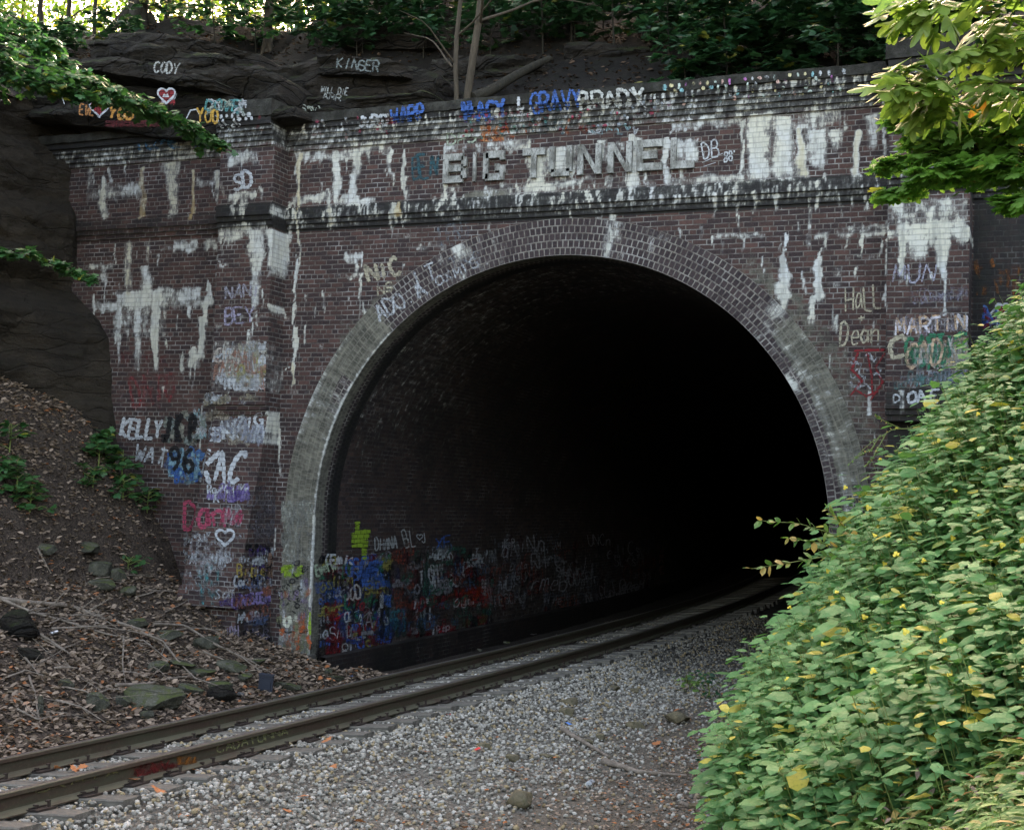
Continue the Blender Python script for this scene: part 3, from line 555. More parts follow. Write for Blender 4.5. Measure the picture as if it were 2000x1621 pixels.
# ------------------------------------------------------------------ painted writing
FONT = {'A':'0,0 2,6 4,0|.8,2.4 3.2,2.4','B':'0,0 0,6 2.8,6 3.6,5 3.4,3.8 2.6,3.2 0,3.1|2.6,3.2 3.8,2.4 4,1.2 3,0 0,0','C':'3.8,5 2.6,6 1,5.6 0,4 0,2 1,.4 2.6,0 3.8,1','D':'0,0 0,6 2,6 3.8,4.6 4,3 3.6,1.2 2,0 0,0',
'E':'4,6 0,6 0,0 4,0|0,3.1 3,3.1','F':'4,6 0,6 0,0|0,3.1 3,3.1','G':'3.8,5 2.6,6 1,5.6 0,4 0,2 1,.4 2.6,0 3.9,.8 4,2.8 2.4,2.8','H':'0,0 0,6|4,0 4,6|0,3 4,3','I':'2,0 2,6','J':'3.6,6 3.6,1.4 2.6,0 1,.1 0,1.4','K':'0,0 0,6|3.8,6 0,2.8 4,0',
'L':'0,6 0,0 3.6,0','M':'0,0 .4,6 2,2 3.6,6 4,0','N':'0,0 .2,6 3.8,0 4,6','O':'2,6 .6,5.2 0,3 .6,.8 2,0 3.4,.8 4,3 3.4,5.2 2,6','P':'0,0 0,6 2.8,6 3.8,4.8 3.4,3.3 2.4,2.8 0,2.8','R':'0,0 0,6 2.8,6 3.8,4.8 3.4,3.4 2.4,3 0,3|1.8,3 4,0',
'S':'3.8,5 2.6,6 .9,5.8 .1,4.6 .8,3.4 3,2.7 4,1.5 3.2,.3 1.6,0 0,.9','T':'0,6 4,6|2,6 2,0','U':'0,6 .1,1.4 1.2,0 2.8,0 3.9,1.4 4,6','V':'0,6 2,0 4,6','W':'0,6 .9,0 2,4 3.1,0 4,6','X':'0,6 4,0|4,6 0,0','Y':'0,6 2,3 4,6|2,3 1.8,0','Z':'0,6 4,6 0,0 4,0',
'+':'2,1.4 2,4.6|.4,3 3.6,3','.':'1.8,0 2.2,.3',"'":'2,6 1.8,4.6','6':'3.4,5.8 1.2,4.6 .2,2 1,.2 2.8,0 3.9,1.4 3,3 1,2.9 .3,2','9':'.8,.2 3,1.6 3.8,4 3,5.8 1.2,6 .1,4.6 1,3 3,3.1 3.7,4','8':'2,3.1 .4,4.4 1,5.8 3,5.8 3.6,4.4 2,3.1 .1,1.6 1,.1 3,.1 3.9,1.6 2,3.1','7':'0,6 4,6 1.4,0',
'a':'3.4,3.4 1.6,3.8 .2,2 1.2,0 3,1 3.4,3.6 3.6,0','n':'.2,0 .3,3.8|.3,2.6 1.8,3.8 3.2,3.2 3.4,0','r':'.2,0 .3,3.8|.3,2.4 1.6,3.8 3.2,3.4','e':'.2,2 3.4,2.2 2.8,3.6 1.2,3.6 .2,1.8 1.2,.2 3.4,.6','o':'2,3.8 .3,2.2 1,.2 3,.2 3.6,2.2 2,3.8','k':'.2,0 .3,6|3.2,3.6 .4,1.8 3.4,0','s':'3.2,3.2 1.4,3.8 .4,2.8 3,1.4 2.4,.1 .2,.5',
'v':'0,3.8 1.8,0 3.6,3.8','y':'0,3.8 1.9,.6|3.6,3.8 .8,-1.8','b':'.2,6 .2,0 2.6,.1 3.6,2 2.4,3.6 .3,2.6','u':'.2,3.8 .4,.6 2,0 3.3,1 3.4,3.8|3.4,1 3.6,0','w':'0,3.8 .9,0 2,3 3,0 4,3.8','h':'.2,0 .3,6|.3,2.6 1.8,3.8 3.2,3 3.4,0','d':'3.4,1 1.8,0 .2,1.6 1.4,3.6 3.3,2.8|3.5,6 3.5,0','i':'1.8,0 1.8,3.6|1.8,5 1.9,5.3','c':'3.2,3 1.8,3.8 .3,2.4 .8,.4 3.2,.5','m':'0,0 .1,3.8|.1,2.8 1.2,3.7 2,2.8 2,0|2,2.8 3.2,3.7 4,2.6 4,0','l':'1.6,6 1.7,0','t':'1.8,5.4 1.8,.4 3,0|.4,3.8 3.2,3.8','@':'2,.2 .2,3.4 .6,5 1.6,5.2 2,4 2.6,5.2 3.6,5 3.9,3.4 2,.2'}
def strokes(ch): return [np.array([[float(q) for q in p.split(',')] for p in st_.split()]) for st_ in FONT[ch].split('|')]
def smooth_line(p, step=.25):
    if len(p) < 3:
        n = max(2, int(np.linalg.norm(p[-1]-p[0])/step)); return p[0]+(p[-1]-p[0])*np.linspace(0, 1, n)[:, None]
    out = []
    q = np.vstack([2*p[0]-p[1], p, 2*p[-1]-p[-2]])
    for i in range(1, len(q)-2):
        n = max(2, int(np.linalg.norm(q[i+1]-q[i])/step))
        for t in np.linspace(0, 1, n, endpoint=False):
            a = .5*(2*q[i]+(q[i+1]-q[i-1])*t+(2*q[i-1]-5*q[i]+4*q[i+1]-q[i+2])*t*t*.75+(3*q[i]-q[i-1]-3*q[i+1]+q[i+2])*t**3*.75)
            b = q[i]+(q[i+1]-q[i])*t; out.append(a*.4+b*.6)
    out.append(q[-2]); return np.array(out)
# surfaces: pixel -> point on surface, pushed 5 mm off it, with brick coordinates
def on_front(u, v, off=.006):
    for sgn in (-1, 1):                                            # is it on a pilaster?
        y = -.5
        for _ in range(6):
            p = aty(u, v, y); y = float(wall_y(sgn*(PX0+PX1)/2, p[2]))
        p = aty(u, v, y)
        if PX0 <= sgn*p[0] <= PX1: break
    else:
        p = aty(u, v, -.05)
        for _ in range(4): p = aty(u, v, float(wall_y(p[0], p[2])))
    if p[2] > ZTOP-.08: off = .075
    r_ = math.hypot(p[0], max(p[2]-AZ, 0))
    if abs(p[0]) < PX0 and r_ < AR+RW+.02: p = aty(u, v, -.012); return np.array([p[0], -.012-off, p[2]]), (p[0], p[2], 0)
    return np.array([p[0], p[1]-off, p[2]]), (p[0]+p[1], p[2], 0)
def on_side(u, v, off=.012):
    p = atx(u, v, -PX0); return np.array([p[0]+off, p[1], p[2]]), (p[0]+p[1], p[2], 0)
def on_tunnel(u, v, off=.03):
    y = 3.
    for _ in range(12):
        p = atx(u, v, lin_x(y)); y = .5*y+.5*max(p[1], .0)
    return np.array([p[0]+off, p[1], p[2]]), (p[1], p[2], 0)
def on_y(y0):
    return lambda u, v: ((lambda p: (np.array([p[0], p[1], p[2]]), (p[0], p[2], 0)))(aty(u, v, y0)))
class Paint:
    def __init__(s, surf): s.mb = MB(); s.surf = surf; s.k = 0
    def line(s, P, w, col, cover=1.):
        """P: polyline in photo px; w: brush width px"""
        P = np.asarray(P, float)
        if len(P) < 2: return s
        T = np.gradient(P, axis=0); T /= np.linalg.norm(T, axis=1)[:, None]+1e-9; Nn = np.stack([-T[:, 1], T[:, 0]], 1)
        kk = np.arange(len(P)); ww = w*.5*(1+.2*np.sin(kk*1.1+s.k)+.12*np.sin(kk*2.9+s.k))*np.minimum(1, .55+.35*np.minimum(kk, kk[::-1])); s.k += 1
        L, R_ = P+Nn*ww[:, None], P-Nn*ww[:, None]; v, b = [], []
        lay = .0012*(s.k % 7)
        for q in np.stack([L, R_], 1).reshape(-1, 2):
            p, c = s.surf(*q); p = p-(p-CAM)/np.linalg.norm(p-CAM)*lay; v.append(p); b.append(c)
        n = len(P); f = [[2*i, 2*i+1, 2*i+3, 2*i+2] for i in range(n-1)]
        s.mb.add(v, f, bc=np.array(b), pc=np.tile([*col, cover*1.22], (2*n, 1))); return s
    def text(s, txt, u0, v0, u1, v1, h, w, col, cover=1., slant=.1, jit=.05):
        """baseline from (u0,v0) to (u1,v1), letter height h px"""
        d = np.array([u1-u0, v1-v0], float); n = len(txt); adv = d/n; cw = np.linalg.norm(adv)*.78; ex = d/np.linalg.norm(d); ey = np.array([ex[1], -ex[0]])
        for i, ch in enumerate(txt):
            if ch == ' ': continue
            o = np.array([u0, v0])+adv*i+ey*h*random.uniform(-jit, jit); hs = h*random.uniform(.93, 1.07); cs = cw*random.uniform(.93, 1.05)*(1 if ch not in "I.'l" else .7)
            rot = random.uniform(-.09, .09); sl = slant+random.uniform(-.08, .08)
            for st_ in strokes(ch):
                q = smooth_line(st_+np.array([[random.uniform(-.28, .28), random.uniform(-.28, .28)] for _ in st_]))
                g = ex*(q[:, :1]/4*cs+sl*q[:, 1:]/6*h)+ey*(q[:, 1:]/6*hs); g = g@np.array([[math.cos(rot), -math.sin(rot)], [math.sin(rot), math.cos(rot)]])
                s.line(o+g, w*random.uniform(.8, 1.2), col, cover*random.uniform(.75, 1.05))
        return s
    def scrib(s, u0, v0, u1, v1, n, w, cols, cover=.6, vert=False):
        """a tangle of old tags in a box"""
        for i in range(n):
            c = np.array([random.uniform(u0, u1), random.uniform(v0, v1)]); hh = random.uniform(.5, 1.6)*w*3; m = random.randint(5, 9)
            q = np.cumsum(np.array([[random.uniform(-.3, .9)*hh*.6, random.uniform(-1, 1)*hh*(1.4 if vert else .8)] for _ in range(m)]), 0); q -= q.mean(0); q = c+q
            q[:, 0] = np.clip(q[:, 0], u0, u1); q[:, 1] = np.clip(q[:, 1], v0, v1)
            s.line(smooth_line(q, w*.8), w*random.uniform(.6, 1.3), random.choice(cols), cover*random.uniform(.6, 1.2))
        return s
    def fill(s, u0, v0, u1, v1, col, cover=.8, st=None):
        h = v1-v0; st = st or max(3, h/4); y = v0+st/2
        while y < v1: s.line([[u0+(u1-u0)*t+random.uniform(-1, 1), y+random.uniform(-1, 1)] for t in np.linspace(0, 1, max(3, int((u1-u0)/6)))], st*1.15, col, cover); y += st
        return s
    def dabs(s, u0, v0, u1, v1, cols, p=.7, rows=3, cover=1.2):
        """paint left on single header bricks of the cornice"""
        A, B = aty(u0, v0, -.24), aty(u1, v1, -.24); r = math.floor((A[2]-.03)/BH)
        for k in range(rows):
            z = (r-k+.5)*BH; x = A[0]+(.05 if k % 2 else 0)
            while x < B[0]:
                if random.random() < p*(1-.14*k):
                    c = random.choice(cols); y_ = float(wall_y(x, z)); d_ = np.array([x, y_, z])-CAM; zc_ = d_@FWD; u = 1000+F_PX*(d_@RIGHT)/zc_; v = 810.5-F_PX*(d_@UP)/zc_; hw = random.uniform(3.6, 5.2); w_ = random.uniform(5, 9.5); dl = random.uniform(3., 9.); s.line([[u, v-2.5], [u+random.uniform(-1.5, 1.5), v+dl*.3], [u+random.uniform(-1.5, 1.5), v+dl]], w_, c, cover*random.uniform(.2, .75))
                x += .1087
        return s
    def tags(s, u0, v0, u1, v1, n, w, cols, cover=.7, hr=(9, 30)):
        """layers of half-lost writing"""
        for i in range(n):
            h = random.uniform(*hr); L_ = random.randint(2, 5); u = random.uniform(u0, u1-h*.5); v = random.uniform(v0+h, v1); wd = min(h*.55*L_, u1-u)
            if wd < h*.6: continue
            s.text(''.join(random.choice('AORSNEILUHTCMDJKBPaonresim') for _ in range(L_)), u, v, u+wd, v-wd*.06, h, w*random.uniform(.6, 1.3), random.choice(cols), cover*random.uniform(.5, 1.15), random.uniform(-.1, .3), .15)
        return s
    def wash(s, u0, v0, u1, v1, n, w, cols, cover=.5):
        """broad faded sprayed or dripping areas"""
        for i in range(n):
            u = random.uniform(u0, u1); v = random.uniform(v0, v1); L_ = random.uniform(.3, 1.)*(v1-v0)*.45
            s.line([[u+random.uniform(-1, 1)*w*.3, min(v+L_*t, v1)] for t in np.linspace(0, 1, 6)], w*random.uniform(.5, 1.5), random.choice(cols), cover*random.uniform(.5, 1.1))
        return s
    def heart(s, cu, cv, r, w, line, fill=None):
        t = np.linspace(0, 2*np.pi, 26); hx = 16*np.sin(t)**3/16; hy = (13*np.cos(t)-5*np.cos(2*t)-2*np.cos(3*t)-np.cos(4*t))/16
        if fill is not None:
            for k in np.linspace(.12, .88, 5): s.line(np.stack([cu+hx*r*k, cv-hy*r*k], 1), r*.26, fill, 1.)
        s.line(np.stack([cu+hx*r, cv-hy*r], 1), w, line, 1.); return s
    def done(s, parent, off, label=None, mat=None):
        o = s.mb.build("graffiti", mat or MAT['paint'], parent)
        o.data.transform(Matrix.Translation(Vector(off)))
        if label: o['label'] = label
        return o
WH, CR, BL, RD, BK, PK = (.50, .53, .56), (.42, .39, .29), (.05, .13, .42), (.2, .015, .02), (.006, .007, .009), (.36, .06, .11)
PU, CY, OR, GN, TE, LG = (.08, .05, .2), (.1, .34, .36), (.4, .1, .03), (.03, .17, .09), (.025, .08, .1), (.26, .4, .03)
po = (0, 0, .6)
Paint(on_front).text("SD", 457, 372, 497, 366, 33, 6, WH, 1.1).done(portal, po)
Paint(on_front).text("DB", 1375, 312, 1408, 306, 30, 2.6, WH, 1).line([[1372, 318], [1412, 300]], 2.5, WH).line([[1374, 326], [1398, 318]], 2.5, WH).text("88'", 1414, 316, 1443, 312, 18, 3, WH, 1).done(portal, po)
Paint(on_front).text("NIC", 722, 551, 790, 535, 32, 6, CR, .9, 0).text("NS", 738, 578, 772, 566, 18, 3.5, CR, .6).done(portal, po)
Paint(on_front).text("ADO.A", 742, 628, 838, 572, 30, 5, WH, .6, 0).text("IT", 812, 560, 860, 540, 34, 4, WH, .6, 0).text("OXMIS", 856, 560, 940, 518, 18, 3.5, WH, .5).text("LEAD", 862, 480, 920, 462, 34, 4, (.2, .24, .28), .25).text("TRS", 882, 528, 945, 508, 22, 3.5, (.3, .34, .38), .25).done(portal, po)
Paint(on_front).text("MACY", 911, 240, 997, 229, 34, 6.5, BL, 1.1).done(portal, po, "blue painted name beside the white letter on the cornice")
Paint(on_front).text("I", 1010, 222, 1034, 220, 28, 7, WH, .9).text("GRAVY", 1040, 222, 1142, 208, 34, 5, BL, 1.1).done(portal, po)
Paint(on_front).text("BRADY", 1135, 217, 1262, 204, 30, 6, (.5, .52, .5), .9).line([[1232, 178], [1262, 212]], 6, WH, .8).done(portal, po)
Paint(on_front).text("WARP", 768, 243, 838, 233, 27, 5, BL, 1.).fill(755, 232, 775, 244, RD, .5).text("JURO", 702, 249, 760, 243, 18, 5, WH, .8).done(portal, po)
Paint(on_front).dabs(600, 240, 770, 232, [WH, PK, (.25, .25, .25), (.3, .2, .2)], .5, 4).dabs(900, 218, 1160, 200, [RD, (.2, .05, .07), TE, WH, (.1, .25, .25), PK], .75, 5).dabs(1150, 196, 1300, 186, [WH, (.3, .35, .42), PK], .75, 5).done(portal, po)
Paint(on_front).text("DPS", 874, 284, 934, 278, 22, 3.6, (.38, .45, .36), .7).scrib(940, 248, 1010, 276, 16, 4.5, [OR, (.5, .25, .12)], .5).scrib(1000, 232, 1160, 262, 20, 4, [OR, WH, TE, GN], .35).scrib(1150, 240, 1250, 262, 10, 4, [(.35, .55, .6), WH], .5).done(portal, po)
Paint(on_front).text("BEN", 806, 350, 858, 344, 40, 5, TE, .9).fill(806, 300, 862, 330, TE, .1).done(portal, po)
Paint(on_front).dabs(1300, 170, 1650, 158, [(.6, .4, .35), (.5, .6, .55), (.25, .5, .55), (.65, .6, .35), (.4, .15, .4), WH], .8, 4).done(portal, po)
Paint(on_front).dabs(1755, 150, 1895, 142, [WH, (.5, .52, .54)], .95, 3, 1.6).done(portal, po)
Paint(on_front).dabs(444, 244, 528, 240, [WH, (.5, .52, .54)], .95, 3, 1.6).dabs(528, 246, 546, 244, [RD], .8, 3).done(portal, po)
Paint(on_front).scrib(270, 272, 420, 292, 12, 4, [(.08, .2, .35)], .6).done(portal, po)
Paint(on_front).text("HaLL", 1652, 608, 1726, 600, 46, 3.2, CR, .95).text("+", 1676, 632, 1694, 630, 18, 3, CR).text("Dean", 1640, 674, 1722, 668, 40, 3.4, CR, .95).done(portal, po)
Paint(on_front).line(smooth_line(np.array([[1668, 686], [1705, 684], [1730, 684]]), 4), 5, RD, 1).line([[1676, 688], [1664, 722], [1684, 744], [1660, 774]], 6, RD).line([[1694, 690], [1702, 730], [1704, 770]], 5, RD).line([[1728, 690], [1710, 718], [1724, 746], [1700, 782]], 6, RD).line([[1672, 762], [1692, 774], [1716, 764]], 6, RD).scrib(1658, 690, 1720, 760, 18, 3, [WH, (.4, .42, .45)], .45).done(portal, po, "dark red zigzag figure beside the right pilaster")
Paint(on_front).text("MARTIN", 1748, 655, 1892, 644, 28, 4.5, (.62, .6, .66), 1.1).text("MARTIN", 1754, 652, 1890, 642, 28, 4, (.6, .42, .26), .6).tags(1745, 610, 1890, 660, 12, 3.5, [(.4, .4, .42), (.32, .3, .36)], .4, (14, 30)).done(portal, po)
Paint(on_front).text("C", 1738, 698, 1776, 694, 38, 8, CR, 1.1).done(portal, po)
Paint(on_front).text("CASTLE", 1768, 692, 1892, 684, 32, 7, GN, 1.).text("CADLE", 1770, 716, 1890, 708, 44, 6, (.55, .4, .28), .8).tags(1766, 652, 1892, 722, 22, 4.5, [GN, (.13, .28, .22), (.34, .28, .2), (.4, .4, .38)], .8, (20, 46)).tags(1745, 715, 1890, 758, 16, 3.5, [(.22, .25, .3), (.35, .36, .38), (.1, .2, .2)], .5, (14, 30)).done(portal, po)
Paint(on_front).text("OA", 1772, 788, 1812, 784, 22, 5, WH, 1.1).text("D", 1744, 786, 1760, 785, 14, 3, WH, .6).text("E", 1818, 786, 1836, 785, 22, 5, WH, .8).done(portal, po)
Paint(on_front).text("MUN", 1745, 552, 1830, 546, 34, 3.5, (.42, .42, .52), .6).tags(1760, 560, 1890, 600, 8, 3.5, [(.28, .27, .34)], .3, (14, 26)).done(portal, po)
Paint(on_front).wash(1908, 505, 1998, 575, 24, 7, [(.22, .08, .02), (.14, .055, .02)], .45).heart(1958, 604, 13, 5, WH, RD).scrib(1920, 600, 2000, 640, 18, 6, [WH, RD, BL], .6).done(portal, po, "orange scrawl and small red heart on the recessed right wing")
Paint(on_front).text("KELLY", 234, 852, 318, 856, 36, 6.5, WH, 1.15, .15).text("WAT", 262, 898, 322, 910, 32, 4.5, WH, .7, .1).line([[322, 872], [316, 912]], 4, WH, .7).done(portal, po)
Paint(on_front).tags(330, 880, 390, 948, 9, 5, [BL, (.04, .12, .36), (.2, .34, .42)], .8, (20, 44)).scrib(380, 800, 402, 856, 16, 5, [(.35, .55, .6), WH], .5).scrib(232, 690, 345, 800, 30, 5, [(.3, .05, .05), (.3, .2, .2), (.25, .06, .06)], .12, True).text("DATO", 262, 800, 345, 780, 56, 5, (.34, .04, .05), .35).wash(324, 800, 400, 862, 22, 14, [(.2, .23, .2), (.22, .26, .25), (.24, .24, .2)], .9).wash(322, 870, 392, 930, 14, 12, [(.06, .14, .32), (.2, .24, .26)], .8).done(portal, po)
Paint(on_front).tags(414, 672, 522, 764, 46, 4, [(.4, .42, .44), (.36, .35, .28), (.44, .44, .4), (.3, .17, .13), (.33, .31, .12), WH], .9, (16, 40)).text("CLASS", 418, 708, 520, 702, 28, 4, (.5, .45, .4), .7).text("RULES", 440, 762, 522, 758, 18, 4, WH, .9).done(portal, po)
Paint(on_front).text("NANI", 440, 584, 512, 578, 24, 4, (.42, .42, .5), .6).text("BEY", 440, 634, 502, 626, 30, 4, (.36, .34, .46), .6).done(portal, po)
Paint(on_front).text("ZIG", 464, 836, 516, 832, 22, 5, WH, .9).text("ENG", 412, 860, 488, 858, 22, 6, WH, .8).tags(400, 795, 516, 870, 16, 4, [WH, (.28, .3, .36), (.28, .25, .2)], .6, (14, 28)).tags(396, 768, 520, 792, 12, 4, [(.3, .27, .2), WH], .5, (8, 14)).done(portal, po)
Paint(on_front).text("KAC", 392, 940, 470, 944, 62, 8, WH, 1.2, .15).tags(384, 944, 488, 982, 12, 4, [PU, WH, (.2, .16, .34)], .8, (14, 26)).done(portal, po, "big white letters on the front of the flaring left buttress")
Paint(on_front).text("Dan", 360, 1034, 446, 1026, 52, 7, PK, 1.1, 0).tags(425, 990, 474, 1032, 4, 5, [PK, WH], .6, (20, 34)).heart(440, 1048, 18, 5, WH).scrib(360, 1040, 470, 1100, 26, 5, [WH, (.4, .4, .42)], .35).done(portal, po)
Paint(on_front).scrib(385, 1085, 425, 1180, 12, 5, [CY, (.08, .28, .3)], .2, True).tags(350, 1080, 460, 1170, 10, 4, [WH, (.35, .3, .28)], .4).done(portal, po)
Paint(lambda u, v: on_front(u, v, .02)).text("J.K.P.", 318, 860, 398, 862, 50, 8.5, BK, 1.6, 0).text("96", 336, 920, 384, 922, 46, 8.5, BK, 1.6, 0).done(portal, po, "black initials and number over blue scrawl on the left wing")
s_ = Paint(on_side); s_.text("Bitke", 462, 1126, 520, 1124, 24, 3.4, (.45, .35, .08), 1.2).text("Correle", 456, 1146, 518, 1140, 20, 3.6, WH, 1.1).tags(468, 1060, 536, 1150, 22, 3.4, [WH, BK, (.22, .14, .1), PU], .7, (10, 22)).tags(474, 940, 538, 1070, 16, 3, [(.1, .09, .1), (.2, .19, .22)], .5, (14, 30)).tags(446, 1120, 536, 1290, 22, 3.4, [WH, (.3, .27, .36), BK, (.1, .14, .25), (.3, .12, .08)], .7, (12, 24))
s_.text("LANGSDEN", 452, 1186, 528, 1174, 20, 3.6, (.3, .24, .5), 1.2).tags(425, 1156, 526, 1190, 10, 3, [PU, (.22, .2, .34)], .6, (10, 18))
s_.text("IOH", 441, 1244, 466, 1240, 20, 3, (.4, .34, .45), 1.).wash(440, 1212, 530, 1290, 30, 7, [(.26, .26, .28), (.2, .18, .25), BK, (.06, .07, .12)], .5).done(portal, po)
s_ = Paint(on_front); s_.wash(548, 1095, 608, 1190, 26, 8, [(.22, .22, .2), (.2, .15, .26), (.26, .28, .17), WH], .4).wash(545, 1188, 604, 1288, 34, 8, [OR, (.3, .11, .05), (.24, .2, .14), (.36, .36, .36), (.17, .18, .1)], .7).tags(548, 1100, 606, 1290, 14, 3, [WH, (.26, .2, .3), OR, (.2, .2, .16)], .6, (10, 20))
s_.scrib(552, 1105, 590, 1125, 10, 5, [LG], .8).line([[606, 1195], [605, 1225], [606, 1240]], 7, LG).done(portal, po)
s_ = Paint(on_front); s_.text("Smoke", 545, 1166, 606, 1108, 15, 2.6, BK, 1.3, 0).text("Crack", 558, 1184, 606, 1136, 15, 2.6, BK, 1.3, 0).text("kids", 572, 1214, 594, 1166, 16, 2.6, BK, 1.3, 0).line(smooth_line(np.array([[544, 1208], [548, 1226], [562, 1236], [578, 1230], [584, 1236], [602, 1232]]), 3), 3, BK, 1.3)
s_.line([[540, 1114], [576, 1098]], 3, BK).line(smooth_line(np.array([[574, 1098], [584, 1094], [584, 1102], [576, 1104], [574, 1098]]), 2), 2.5, BK).text("OH", 556, 1224, 584, 1216, 18, 6, (.6, .62, .5), 1.2).done(portal, po, "thin black handwriting with a key shape on the left jamb")
s_ = Paint(on_front); s_.scrib(552, 980, 610, 1100, 50, 5, [(.33, .34, .3), (.2, .2, .18)], .4, True).done(portal, po)
# along the left foot of the vault
t0 = (0, -1, 0)
s_ = Paint(on_tunnel); s_.wash(618, 1085, 760, 1290, 60, 12, [(.03, .05, .16), (.1, .01, .015), BK, (.02, .05, .05), (.05, .04, .03)], .5).tags(618, 1080, 760, 1285, 85, 3.4, [BL, (.03, .07, .25), RD, (.12, .01, .015), WH, GN, BK, (.25, .23, .06), (.25, .26, .28)], .95).done(tunnel, t0)
s_ = Paint(on_tunnel); s_.wash(760, 1070, 960, 1240, 60, 12, [(.1, .01, .015), BK, BK, (.02, .06, .05), (.07, .05, .04), (.03, .04, .1)], .5).tags(750, 1060, 960, 1240, 110, 2.8, [(.06, .05, .05), RD, WH, (.04, .14, .1), (.06, .12, .22), (.2, .05, .03), BK, (.24, .24, .26)], .9).done(tunnel, t0)
s_ = Paint(on_tunnel); s_.wash(930, 1040, 1300, 1190, 70, 7, [(.12, .03, .03), (.08, .08, .1), (.2, .2, .22)], .5).tags(940, 1040, 1280, 1190, 70, 2.2, [(.35, .35, .38), (.25, .08, .06), (.16, .18, .22), (.45, .46, .5)], .9, (12, 34)).done(tunnel, t0)
s_ = Paint(on_tunnel); s_.fill(684, 1040, 716, 1070, LG, 1.1).fill(690, 1018, 700, 1040, LG, 1.).fill(704, 1070, 714, 1092, LG, 1.).fill(700, 1034, 720, 1050, LG, 1.).done(tunnel, t0, "bright yellow green splash of paint with drips")
s_ = Paint(on_tunnel); s_.text("DHANA", 730, 1075, 775, 1070, 22, 2.6, (.4, .42, .42), 1.).text("BL", 789, 1070, 812, 1064, 32, 2.8, (.45, .47, .47), 1.).heart(817, 1048, 6, 2, WH).text("J", 822, 1060, 830, 1058, 18, 2.4, WH, .9).text("Evelyn", 616, 1124, 660, 1112, 22, 3.6, (.4, .5, .35), 1.1).done(tunnel, t0)
s_ = Paint(on_tunnel); s_.fill(612, 1136, 664, 1160, BL, .35).tags(672, 1092, 742, 1150, 12, 5, [(.05, .11, .34), BL], 1., (14, 34)).text("GOD", 668, 1172, 706, 1166, 24, 3.4, (.45, .43, .4), 1.1).done(tunnel, t0)
s_ = Paint(on_tunnel); s_.fill(632, 1176, 662, 1288, (.17, .008, .012), .55, 6).line([[650, 1210], [676, 1196]], 8, (.4, .01, .02), 1.1).line([[642, 1225], [640, 1268]], 5, BL, 1.1).line([[652, 1205], [650, 1232]], 5, BL, 1.1).line([[658, 1255], [657, 1264]], 4, BL, 1.1).done(tunnel, t0, "dark red block of paint with blue marks at the vault mouth")
s_ = Paint(on_tunnel)
for cu, cv, r_ in ((676, 1200, 13), (680, 1230, 12), (671, 1263, 7), (671, 1278, 8)): s_.line([[cu+r_*math.cos(a)*.8, cv+r_*math.sin(a)] for a in np.linspace(0, 6.5, 18)], 2.6, (.4, .4, .38), 1.1)
s_.line([[688, 1196], [712, 1184], [722, 1190], [700, 1212], [690, 1214]], 2.6, (.3, .42, .4), 1.).done(tunnel, t0)
s_ = Paint(on_tunnel); s_.text("TIGHT", 818, 1146, 866, 1136, 30, 4, (.42, .43, .45), 1.1).text("DAM", 840, 1118, 864, 1114, 14, 2.4, (.4, .4, .4), .9).text("Allie", 806, 1182, 836, 1178, 14, 2.4, (.42, .42, .42), .9).text("KYD", 862, 1098, 884, 1094, 14, 2.4, WH, .8).text("XF", 850, 1072, 884, 1066, 22, 2.6, BL, .9).done(tunnel, t0)
s_ = Paint(on_tunnel); s_.scrib(885, 1146, 955, 1184, 24, 7, [(.4, .04, .008), (.3, .025, .008)], .45).fill(853, 1222, 888, 1252, (.3, .01, .02), .5, 6).scrib(886, 1200, 950, 1225, 10, 5, [(.16, .14, .03)], .35).tags(735, 1180, 790, 1232, 8, 3, [(.02, .1, .16), (.05, .17, .2)], .8, (14, 26)).done(tunnel, t0, "orange red blot and red square along the vault foot")
s_ = Paint(on_tunnel)
for i, ch in enumerate("JoneS"): s_.text(ch, 1287, 1078+i*11, 1297, 1077+i*11, 10, 2, (.4, .2, .18), 1., 0)
s_.done(tunnel, t0)

# ------------------------------------------------------------------ ground
foot = lambda y: np.interp(y, [-19, -12, -11, -9, -7, -5, 0], [5.9, 5.55, 5.22, 4.42, 4.22, 4.12, 4.4])
def G(x, y):
    x, y = np.broadcast_arrays(np.asarray(x, float), np.asarray(y, float))
    yc = np.clip(y, -30, 115); c = x-(-.62757+.0174253*yc-.00216106*yc*yc)
    bed = -.193+.0745+.0993*np.clip(c, -1.3, 1.3)-.055
    z = bed-.16*sstep(1.45, 2.6, c)-.10*sstep(2.5, 4.5, c)-.12*sstep(-1.5, -2.2, c)-.28*sstep(-2.4, -3.0, c)*(y > -.6)
    z = z-.05*sstep(.95, 1.2, np.abs(c))*sstep(2.4, 1.5, np.abs(c)); z = z+.035*vnoise(np.stack([x, y, x*0], -1), .9, 2)+.03*vnoise(np.stack([x, y, x*0], -1), 3.1, 3)*sstep(1.5, 2.2, np.abs(c))
    fr = sstep(.28, .1, y)
    L = np.maximum(-2.75-x, 0); bank = np.interp(-x, [2.75, 3.4, 4.9, 6.0, 6.6, 7.0, 7.75, 8.5, 9.6, 30], [0, .18, .62, 1.15, 1.45, 2.3, 3.3, 4.1, 4.6, 6.])+.10*vnoise(np.stack([x, y, x*0], -1), 1.1, 8)*sstep(.1, 1.2, L)+.06*vnoise(np.stack([x, y, x*0], -1), 3.3, 18)*sstep(.1, 1., L)
    z = z+np.minimum(bank, 6.)*fr
    s = np.interp(y, [-30, -19, -13, -10, -8.3, -7, -5, 0], [.6, .7, .95, .95, 1.08, 1.4, 1.7, 1.65]); f = foot(y)
    Rr = np.maximum(x-f, 0); rb = s*Rr**.9*sstep(-.1, .5, Rr)
    return z+np.minimum(rb, 7)*fr
